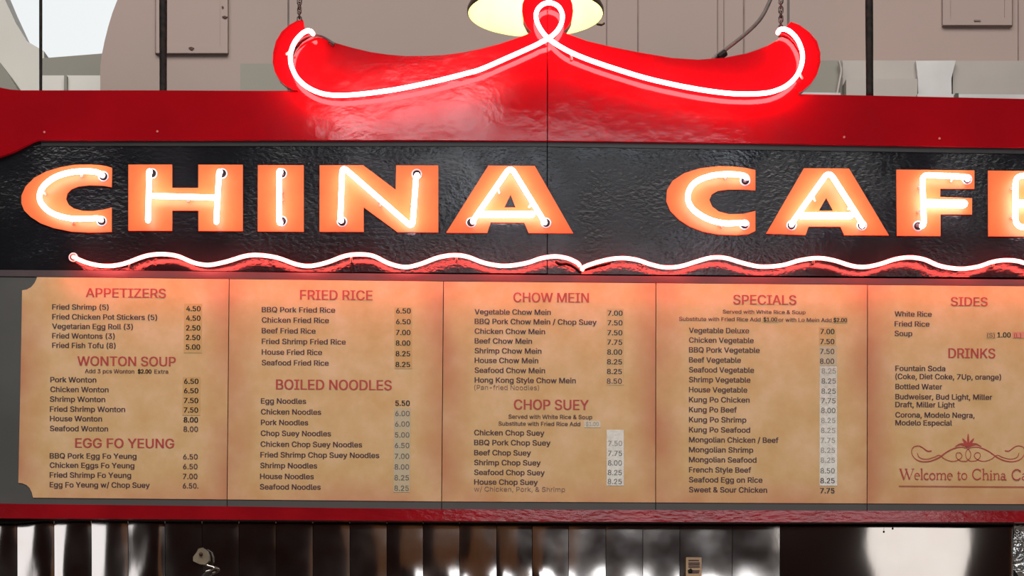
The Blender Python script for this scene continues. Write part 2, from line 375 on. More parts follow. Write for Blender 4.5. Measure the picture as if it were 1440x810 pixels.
# ------------------------------------------------------------------ the sign board
sb = thing('sign_board', 'long red and black sign board with scrolled roof crest and bottom rail', 'sign', P(720, 733, 0))
BACK = -0.16
T_RED = 0.012
left_red = [(-90, 255), (-40, 236), (0, 220), (14, 215), (25, 210), (36, 204.5), (46, 199), (52, 197), (58, 196.7), (370, 196.6), (600, 196.8), (769.2, 197.6),
            (769.2, -24), (758, -22), (747, -16), (738.5, -5), (734.5, 6), (734, 16), (736, 27), (741, 37), (748, 45), (738, 49.5), (720, 56), (700, 62.5), (675, 69), (650, 74), (625, 77.3),
            (600, 78.6), (570, 78.8), (545, 76.8), (520, 73), (495, 67), (472, 60.5), (460, 55), (448, 52.5), (436, 53), (425, 60), (415, 75), (409, 95), (413, 112), (418, 127.6),
            (370, 127.7), (200, 127), (30, 127), (15, 126), (0, 123), (-20, 118), (-90, 95)]
right_red = [(770.6, 197.6), (1000, 200.3), (1190, 203.3), (1410, 206.6), (1640, 210), (1640, 143.5), (1410, 138.4), (1300, 136), (1190, 133.7), (1122, 132.3),
             (1128, 112), (1128, 90), (1124, 72), (1112, 57), (1100, 52), (1092, 57), (1080, 64), (1065, 70), (1050, 75), (1020, 81), (982, 84), (945, 81.5), (895, 73), (860, 66), (825, 57.5), (800, 48.5), (791, 45), (798, 38), (804, 28), (806, 16),
             (805, 6), (801, -5), (793, -16), (782, -22), (770.6, -24)]
part('red_header', prism(left_red, T_RED, -0.03), M['red'], sb)
part('red_header', prism(right_red, T_RED, -0.03), M['red'], sb)
# scroll ends: outer bands lapped over the crest plate
ls = [(425.5, 27.5), (417, 29.5), (407, 35), (396, 44.5), (388, 58), (384, 74), (383.5, 88), (386.5, 101), (393, 112.5), (403, 121.5), (413, 126.6), (419, 127.3), (415, 112), (409.5, 98), (409, 84), (411, 74), (416, 64), (424, 55), (434, 48.5), (430, 43), (427.5, 37), (427, 31)]
rs = [(1112.5, 30.7), (1124, 35), (1138, 45), (1149, 58), (1153.6, 74), (1153.8, 88), (1149, 104.5), (1140, 118), (1130, 127), (1123, 131),
      (1118, 122), (1121, 113), (1126, 100), (1127, 86), (1124, 72), (1117, 60), (1108, 51), (1100, 47.5), (1096, 48), (1104, 42), (1107, 36)]
part('scroll_end', prism(ls, 0.020, -0.005), M['red'], sb)
part('scroll_end', prism(rs, 0.020, -0.005), M['red'], sb)
part('joint_batten', pbox(762, 778, -20, 200, -0.0302, -0.05), M['dark'], sb)
# black field in two boards
lb = [(-120, 190), (769.0, 190), (769.0, 384.5), (-120, 378)]
rb = [(770.4, 190), (1640, 200), (1640, 392), (770.4, 385)]
part('black_panel', prism(lb, 0.0, -0.02), M['black'], sb)
part('black_panel', prism(rb, 0.0, -0.02), M['black'], sb)
part('black_strip', prism([(58, 196), (769, 196), (769, 205.5), (58, 205)], 0.003, -0.001), M['band'], sb)
part('black_strip', prism([(770.4, 196), (1640, 205), (1640, 219), (1100, 211), (770.4, 206)], 0.003, -0.001), M['band'], sb)
part('ledge_trim', prism([(-120, 379.0), (0, 379.5), (200, 380.8), (400, 383.2), (640, 385.6), (900, 388), (1200, 391), (1440, 393), (1640, 395), (1640, 403.7), (1440, 402.0), (1220, 400.2), (920, 397.7), (621, 395.1), (619, 395.3), (320, 392.0), (160, 390.1), (30, 388.7), (-120, 387.0)], 0.0066, -0.02), M['ledge'], sb)
rail = [(-120, 706), (0, 708), (30, 708.6), (180, 710.3), (320, 712), (470, 714.3), (620, 716), (920, 717.2), (1220, 718.4), (1410, 718.2), (1640, 718.5), (1640, 735.5), (1410, 734.3), (1100, 734.3), (920, 733.8), (720, 733), (500, 732), (300, 730.5), (30, 729), (-120, 728)]
part('bottom_rail', prism(rail, 0.035, 0.0055), M['rail'], sb)
part('rear_case', join(prism([(-120, 140), (1640, 155), (1640, 400), (-120, 385)], -0.032, BACK), prism([(-120, 385), (1640, 400), (1640, 725), (-120, 718)], -0.022, BACK)), M['dark'], sb)
part('rail_underside_shade', prism([(-120, 727.0), (30, 728.2), (300, 729.7), (720, 732.3), (1100, 733.5), (1640, 734.8), (1640, 736.5), (1100, 735.6), (720, 734.4), (300, 732), (60, 731.3), (20, 735), (-120, 735)], 0.005, -0.02), M['dark'], sb)  # black underside painting in the shade; its left drop is shaped as shadow
part('green_clip', CLIP, mat('green_plastic', (0.01, 0.04, 0.02), 0.4, col2=(0.02, 0.05, 0.03)), sb, 'tiny dark green clip')
for (x, y) in [(62.5, 186), (221.5, 185), (1187, 193), (1321, 195)]:
    g = join(disc(P(x, y, T_RED), 0.0035, -T_RED - 0.0025, 10), tube([P(x, y, T_RED - 0.002), P(x, y, T_RED) + Vector((0, -0.002, 0))], 0.0035, 10))
    part('paint_drip', g, mat('pink_blob', (0.55, 0.12, 0.12), 0.3, col2=(0.6, 0.15, 0.14)) if 'pink_blob' not in bpy.data.materials else bpy.data.materials['pink_blob'], sb)

# hanging rods, chains
for (x, r, lab) in [(57.3, 0.0048, 'thinnest black steel rod holding the far left end of the header'), (229.5, 0.0117, 'thick black hanger rod left of the crest, in front of a wall hatch'), (1223, 0.0117, 'thick black hanger rod at right, in front of the long duct')]:
    pts = [P(x, 138.5, -0.05)] + [P(x - k * 0.25 * (1 if x > 1000 else 0), 130 - 40 * k, -0.05) for k in range(0, 8)]
    g = tube(pts, [r * (1 + 0.04 * math.sin(5 * k)) for k in range(len(pts))], 12)
    t = thing('hanger_rod', lab, 'rod', base_of(g))
    part('rod_shaft', g, M['rod'], t, smooth=True)
    if False:
        for py in ((24, 48, 75) if x < 1000 else (12, 48, 86, 110)):
            c = P(x, py, -0.05)
            part('clamp', tube([c + Vector((0, 0, -0.006)), c + Vector((0, 0, 0.006))], r * 1.18, 10), M['rod'], t)
def chain(x, ybot, lab):
    t = thing('hanging_chain', lab, 'chain', P(x, ybot, -0.015))
    c = P(x, ybot, -0.015); k = 0
    while k < 17:
        axis = (1, 0, 0) if k % 2 else (0, 1, 0)
        if k % 4 > 1: axis = (0.5, 1, 0) if k % 2 == 0 else (1, -0.5, 0)
        part('link', torus(c + Vector((0, 0, 0.0145 * k)), axis, 0.0062, 0.0022, 14, 6, stretch=((0, 0, 1), 0.005)), M['chain'], t, smooth=True)
        k += 1
chain(421, 28, 'steel chain hanging down to the left scroll of the crest')
chain(1098, 40, 'steel chain hanging down to the right scroll of the crest')
# cables
g = tube(smooth_path([P(1102, -40, -0.18), P(1085, -4, -0.18), P(1074, 19, -0.15), P(1062, 35, -0.12), P(1043, 52, -0.08), P(1020, 70, -0.05), P(1006, 80, -0.04), P(996, 92, -0.04)]), 0.0062, 10)
t = thing('power_cable', 'thick grey-brown power cable running diagonally to the crest, right side', 'cable', base_of(g))
part('cable_sheath', g, M['cable'], t, smooth=True)
part('cable_nut', tube([P(1020, 74, -0.045), P(1010, 81, -0.04)], 0.011, 8), M['rod'], t)
g = tube(smooth_path([P(411, 68, 0.030), P(420, 59, 0.031), P(430, 52.5, 0.031), P(442, 50, 0.026), P(452, 51.3, 0.023), P(461, 56, 0.021), P(468, 61, 0.02)]), 0.0034, 8)
t = thing('crest_lead', 'black lead arching over the left scroll beside the tube end', 'cable', base_of(g))
part('lead_wire', g, M['blackcable'], t, smooth=True)
part('lead_plug', tube([P(463, 58.5, 0.021), P(470, 63, 0.02)], 0.006, 8), M['blackcable'], t)

# ------------------------------------------------------------------ neon
def socket(px, py, root, r=0.0145, d=0.004, name='socket', tilt=0):
    c = P(px, py, d)
    s = part(name, torus(c, (0, 1, 0), r, 0.0024, 20, 6), M['ring'], root, smooth=True)
    part('socket_hole', disc(c, r, c.y - 0.0006, 18), M['dark'], s)
def standoff(px, py, d, root, dx=0, dy=4, r=0.0042):
    a = P(px + dx, py + dy, 0.006); b = P(px, py, d)
    p = part('standoff', ball_cap_tube([a, a + (b - a) * 0.5, b], r, 10), M['post'], root, smooth=True)
SO = 0.034
def letter(ch, word, loops, strokes, holes, posts, lab, rt=0.0080):
    g = prism(loops, 0.004, 0.0003)
    t = thing('neon_letter', lab, 'neon letter', base_of(g), 'letters of the lit sign')
    part('letter_plate', g, M['orange'], t)
    for s in strokes:
        m_ = s[0]; pts = [P(q[0], q[1], q[2] if len(q) > 2 else SO) for q in s[1]]
        stub = []
        if len(s[1][0]) > 2 and s[1][0][2] == HD: stub.append((pts[1], pts[0])); pts = pts[1:]
        if len(s[1][-1]) > 2 and s[1][-1][2] == HD: stub.append((pts[-2], pts[-1])); pts = pts[:-1]
        for a_, b_ in stub: part('tube_stub', ball_cap_tube([a_, (a_ + b_) / 2, b_], 0.0055, 10), M['stub'], t, smooth=True)
        if m_ == 's': pts = smooth_path(pts, 6)
        rr = s[2] if len(s) > 2 else rt
        part('neon_tube', ball_cap_tube(pts, rr, 12), M['neon_white'], t, smooth=True)
    for (x, y) in holes: socket(x, y, t)
    for q in posts: standoff(q[0], q[1], SO, t, *(q[2:] if len(q) > 2 else ()))
def bent(pts, rad=6):
    """polyline with rounded corners in pixel space, passing depth through"""
    out = [pts[0]]
    for i in range(1, len(pts) - 1):
        a, b, c = [Vector((q[0], q[1], (q[2] if len(q) > 2 else SO) * 1000)) for q in pts[i - 1:i + 2]]
        u = (a - b); v = (c - b); ru = min(rad, u.length / 2); rv = min(rad, v.length / 2)
        s, e = b + u.normalized() * ru, b + v.normalized() * rv
        for k in range(6):
            t = k / 5; p = s * (1 - t) ** 2 + b * 2 * t * (1 - t) + e * t * t
            out.append((p.x, p.y, p.z / 1000))
    out.append(pts[-1]); return out
HD = 0.0125
C1 = [(157.5, 236), (150, 233.5), (140, 232), (125, 231.2), (105, 231.7), (85, 235), (65, 241), (48, 250), (36, 262), (30, 275), (30, 286), (34, 296), (43, 305), (57, 314), (75, 320.5), (100, 325.5), (125, 326.9), (145, 326.5), (157, 325.7),
      (157, 292), (145, 294.8), (130, 296.8), (117, 296.5), (104, 293.2), (96.5, 288), (92.8, 280), (94.5, 272), (100.5, 266), (110, 262), (125, 260.4), (145, 261), (157, 263)]
letter('C', 0, C1, [('s', [(145, 249, HD), (144, 246.5, 0.02), (139, 243.2), (128, 241), (112, 241), (95, 243.2), (78, 249), (65, 258), (57, 269), (56, 281), (61, 290), (71, 298.5), (86, 304.5), (103, 307.5), (122, 307.5), (137, 307), (142, 309, 0.02), (143.5, 311.5, HD)])],
       [(145.5, 248), (143, 311)], [(115, 241, 0, 7), (61, 268, 3, 5), (104, 308, -1, 7)], 'orange letter C with white neon, first letter at the far left')
H = [(180.5, 231.3), (242, 231.3), (242, 264), (278.8, 264.2), (278.8, 231.5), (341.3, 231.6), (341.3, 324.8), (279, 324.6), (279, 296), (242, 296), (242, 324.4), (180.5, 324.2)]
letter('H', 0, H, [('s', [(213, 243, HD), (211, 241.5, 0.02), (209.5, 244), (209, 275), (208.3, 300), (208, 310)]), ('s', [(211, 275.5), (255, 276.5), (303, 278)]), ('s', [(312, 243, HD), (309.5, 241.5, 0.02), (308, 245), (306, 278), (304.7, 300), (304.2, 312)])],
       [(214, 244), (312.5, 244)], [(209, 263, 4, 4), (305, 262, 4, 4), (265, 277, 0, 6)], 'orange letter H with white neon, right of the first C')
I_ = [(362.6, 232), (427, 232.3), (427, 325.6), (362.4, 325.2)]
letter('I', 0, I_, [('s', [(397, 245, HD), (394.5, 241.5, 0.02), (392.5, 244), (392.5, 280), (392.5, 310), (394.5, 313, 0.02), (397, 310.5, HD)])],
       [(396.5, 244), (396.5, 311)], [(393, 267, 4, 3), (393, 278, 4, 3)], 'narrow orange letter I with one upright white neon tube')
Npoly = [(449.5, 232.3), (511, 232.4), (556.5, 266.8), (557, 232.5), (616.3, 232.6), (616.3, 326.6), (559, 326.3), (511.3, 291.3), (511.3, 325.8), (449.3, 325.6)]
letter('N', 0, Npoly, [('p', bent([(481.5, 312, HD), (478.5, 309, SO), (481.3, 234), (580, 320), (585, 250), (586.5, 246, SO), (587, 247, HD)], 9))],
       [(481, 312), (586, 245)], [(480, 275, -3, 3), (535, 283, -1, 6), (583, 284, -4, 3)], 'orange letter N with zigzag white neon')
A1 = [[(686.7, 232.9), (752, 233.2), (806, 327.8), (743.5, 327.6), (737.4, 313.2), (690, 312.8), (685, 327.4), (627.6, 327)], [(718, 273.5), (725.2, 291.8), (709, 291.8)]]
letter('A', 0, A1, [('p', bent([(663.5, 314.5, HD), (666, 309, SO), (718, 234), (765, 311, SO), (767.5, 314.5, HD)], 10)), ('s', [(676, 301.5, 0.03), (710, 301.5, 0.03), (748, 301.5, 0.03)], 0.0098)],
       [(662.5, 313), (768, 313.5)], [(700, 265, 2, 6), (747, 287, -3, 4)], 'orange letter A with white neon, across the board joint')
C2 = [(1062.3, 239), (1050, 236.3), (1030, 234), (1010, 233.6), (985, 236.5), (962, 243.5), (946, 254), (938, 267), (937, 283), (943, 297), (955, 309), (970, 318.5), (988, 325.5), (1010, 329.6), (1035, 330.6), (1053, 329), (1062.3, 324.5),
      (1062.3, 296.5), (1045, 300.8), (1025, 301), (1011, 297.5), (1001.5, 290.5), (997.5, 281), (1001, 273.2), (1010, 268), (1025, 266.3), (1045, 266.3), (1062.3, 267.6)]
letter('C', 1, C2, [('s', [(1048, 254.5, HD), (1050, 250, 0.02), (1045, 246.8), (1030, 245), (1010, 245.5), (992, 249.5), (977, 257), (969, 268), (967.5, 281), (973, 292.5), (985, 302.5), (1001, 310), (1020, 314), (1040, 313.5), (1049, 314, 0.026), (1049, 317, HD)])],
       [(1048, 254), (1047, 316)], [(1020, 245, 0, 6), (972, 288, 3, 5), (1012, 313, 2, 6)], 'orange letter C with white neon, right of the wide gap')
A2 = [[(1130.5, 236.5), (1194, 236.9), (1250, 330.8), (1187.5, 330.6), (1182, 318.8), (1137, 318.6), (1133, 330.3), (1077.5, 328.3)], [(1162, 278), (1171.8, 296.4), (1151.5, 296.2)]]
letter('A', 1, A2, [('p', bent([(1112.5, 318.5, HD), (1114, 313, SO), (1165.5, 240.5), (1214, 316, SO), (1211, 318.5, HD)], 11)), ('s', [(1126, 303.3, 0.03), (1160, 303.3, 0.03), (1196, 303.3, 0.03)], 0.0098)],
       [(1113, 317), (1212, 317)], [(1144, 277, 2, 5), (1196, 290, -3, 4)], 'orange letter A with white neon between C and F')
Fp = [(1260.7, 238.4), (1370.3, 239.7), (1370.3, 265.4), (1322.2, 265), (1322.2, 276.8), (1367, 278.6), (1367, 301.5), (1322.6, 301.4), (1322.6, 331.8), (1261.5, 331.2)]
letter('F', 1, Fp, [('p', bent([(1360, 256, HD), (1361.5, 249.5, SO), (1348, 248, SO), (1297, 246), (1299.5, 318, SO), (1290, 317, HD)], 8)), ('s', [(1302, 286.3, 0.03), (1330, 286.5, 0.03), (1355, 286.8, 0.03)], 0.0125)],
       [(1360, 252), (1291, 318)], [(1340, 248.5, -2, 6), (1297, 262, -5, 2), (1297, 296, -6, 2)], 'orange letter F with white neon')
Ep = [(1389.6, 239.8), (1496, 241), (1496, 266), (1451, 265.6), (1451, 275), (1490, 276), (1490, 298), (1451, 297.5), (1451, 307.5), (1498, 308.5), (1498, 333.2), (1390, 332)]
letter('E', 1, Ep, [('p', bent([(1486, 256, HD), (1486, 249, SO), (1428, 246.5), (1428, 319), (1486, 322, SO), (1487, 316, HD)], 12)), ('s', [(1432, 286.5, 0.03), (1455, 286.8, 0.03), (1482, 287, 0.03)], 0.012)],
       [(1486, 255), (1487, 317)], [(1428, 263, -6, 2), (1428, 303, -6, 3)], 'orange letter E with white neon, cut by the right picture edge')

wave1 = [(103, 361.5, 0.009), (107, 363, 0.026), (113, 366), (125, 370.3), (140, 373.4), (155, 374), (168, 372.3), (180, 369), (193, 364), (205, 360), (218, 357.8), (232, 357.5), (250, 360.3), (270, 368.5), (283, 371.8), (297, 372.4), (320, 367.5), (345, 360), (365, 358.8), (390, 362.5), (417, 371.8), (437, 374), (460, 369), (485, 360), (505, 357.7), (525, 360),
         (547, 370.5), (570, 375.6), (592, 371), (615, 362.5), (637, 358.9), (657, 361), (682, 370), (710, 374), (740, 370), (760, 363.5), (780, 360.6), (797, 363), (808, 367.5), (813, 370.5, 0.02), (815, 373, 0.008)]
wave2 = [(819, 379, 0.008), (819.5, 376.5, 0.025), (832, 371.2), (855, 365), (875, 363), (895, 365.3), (915, 371.8), (935, 376), (957, 374.5), (980, 367.6), (1000, 362.4), (1020, 362.8), (1045, 370), (1070, 375), (1100, 373), (1125, 366), (1150, 363), (1172, 366), (1197, 373.6), (1215, 375.5), (1235, 372), (1260, 364.3), (1280, 362), (1300, 365),
         (1322, 374), (1350, 378), (1375, 375), (1395, 368.5), (1412, 366), (1430, 367), (1445, 371.5), (1462, 378), (1485, 381), (1510, 377), (1535, 369), (1560, 366), (1590, 372)]
SW = 0.038
def wave(pts, lab, socks, posts):
    pp = smooth_path([P(q[0], q[1], q[2] if len(q) > 2 else SW) for q in pts], 5)
    g = ball_cap_tube(pp, 0.0057, 12)
    t = thing('wavy_neon', lab, 'neon tube', base_of(g), 'wavy red tubes under the letters')
    part('neon_tube', g, M['neon_red'], t, smooth=True)
    for (x, y) in socks: socket(x, y, t, 0.0125, 0.0028)
    for (x, y) in posts: standoff(x, y, SW - 0.002, t, 0, 6, 0.0036)
wave(wave1, 'wavy red neon tube under the first word', [(103, 362)], [(182, 369), (494, 362), (642, 360)])
wave(wave2, 'wavy red neon tube under the second word', [], [(905, 367), (1144, 364), (1397, 369)])
for i, (pts, lab) in enumerate([([(782, 366, 0.006), (788, 369.5, 0.007), (797, 369, 0.007), (805, 372, 0.007), (812, 377, 0.006), (818, 382, 0.006)], 'short black lead under the left wavy tube end'),
                         ([(822, 378, 0.006), (835, 373.5, 0.007), (850, 370, 0.007), (858, 368, 0.005)], 'short black lead under the right wavy tube start')]):
    g = tube(smooth_path([P(*q) for q in pts]), 0.0055, 8)
    tagged(part('tube_lead', g, M['blackcable'], origin=base_of(g), smooth=True), lab, 'cable')

SC_ = 0.045
curl = [(440, 47.5, 0.043), (437.5, 44.3), (432, 43.4), (424, 48), (415, 58.5), (409.7, 71), (408.3, 83), (410.5, 95), (418.7, 110.5), (433, 123), (451, 131), (471, 134), (496, 133.3), (525, 130.3), (559.5, 125.2), (595.6, 118), (630, 110), (655, 103.5), (676, 97.5), (712, 82), (748, 66), (760, 60), (772, 53.5, 0.052),
        (782.6, 44.5), (789.5, 32.5), (790.8, 20), (785, 9), (774, 4), (763, 6.3), (755.5, 14.4), (753.8, 25), (759, 39), (770.5, 53.5, 0.032), (793.5, 68.8), (820.6, 81.3), (856.7, 94), (900, 107.5), (935, 116.3), (980, 125.3), (1020, 130.8), (1050, 132.3), (1075, 131),
        (1090, 127.8), (1106, 120.5), (1120, 107), (1127.5, 90), (1128, 73), (1121.5, 56), (1111, 44.5), (1101.5, 40.8), (1096.2, 42.4), (1094, 46, 0.034)]
pp = smooth_path([P(q[0], q[1], q[2] if len(q) > 2 else SC_) for q in curl], 6)
g = ball_cap_tube(pp, 0.0067, 14)
t = thing('crest_neon', 'long pink-red neon tube looped over the crest knob and scrolls', 'neon tube', base_of(g))
part('neon_tube', g, M['neon_curl'], t, smooth=True)
for (x, y, dx, dy) in [(411, 70, -8, 6), (803, 74, 1, 9), (1124, 103, 4, 7), (755, 13, -2, 3), (773.6, 2, 0, -4)]:
    a = P(x + dx, y + dy, T_RED + (0.02 if x in (411, 1124) else 0.005)); b = P(x, y, SC_ - 0.004)
    part('standoff', ball_cap_tube([a, a + (b - a) * 0.5, b], 0.004, 10), M['post'], t, smooth=True)

# ------------------------------------------------------------------ pendant lamp behind the crest knob
LD = -0.30
ctr = P(753, 19, LD); Rl = 94.5 / F * (5 - LD)
t = thing('pendant_lamp', 'dome pendant lamp with glowing cream inside, behind the crest knob', 'lamp', ctr)
tilt = Matrix.Rotation(R(4.5), 3, 'X')
def lathe(prof, n=64):
    V, Fc = [], []
    for (r, z) in prof:
        for k in range(n):
            a = 2 * math.pi * k / n
            V.append(ctr + tilt @ Vector((r * math.cos(a), r * math.sin(a), z)))
    for i in range(len(prof) - 1):
        for k in range(n):
            a, b = i * n + k, i * n + (k + 1) % n
            Fc.append((a, b, b + n, a + n))
    return V, Fc
sh = part('lamp_shade', lathe([(Rl * 1.0, -0.002), (Rl * 1.015, 0.0), (Rl * 1.015, 0.012), (Rl * 0.97, 0.03), (Rl * 0.86, 0.07), (Rl * 0.68, 0.115), (Rl * 0.45, 0.15), (Rl * 0.25, 0.165), (0.035, 0.18), (0.03, 0.24), (0.0, 0.242)]), M['shade'], t, smooth=True)
part('shade_lining', lathe([(Rl * 1.0, -0.002), (Rl * 0.985, 0.004), (Rl * 0.955, 0.028), (Rl * 0.85, 0.064), (Rl * 0.67, 0.108), (Rl * 0.44, 0.142), (Rl * 0.2, 0.157), (0.0, 0.16)]), M['shadein'], t, smooth=True)
part('lamp_bulb', lathe([(0.0, 0.035), (0.02, 0.038), (0.032, 0.052), (0.036, 0.07), (0.03, 0.09), (0.018, 0.115), (0.016, 0.15)], 24), M['bulb'], t, smooth=True)
g = tube([ctr + Vector((0, 0, 0.24)), ctr + Vector((0, 0, 1.0)), ctr + Vector((0, 0, 6.0))], 0.006, 8)
part('lamp_cord', g, M['blackcable'], t)
rim = P(845, 33, LD + Rl * 0.2)
part('rim_tab', ball_cap_tube([P(840, 34, LD + 0.03), P(846, 35, LD + 0.03), P(849, 33, LD + 0.03)], 0.004, 8), M['shade'], t)
pl = bpy.data.lights.new('lamp_glow', 'POINT'); pl.energy = 5.0; pl.color = (1, 0.92, 0.7); pl.shadow_soft_size = 0.035
po = bpy.data.objects.new('lamp_glow', pl); C.objects.link(po); po.location = ctr + Vector((0, 0, 0.02))

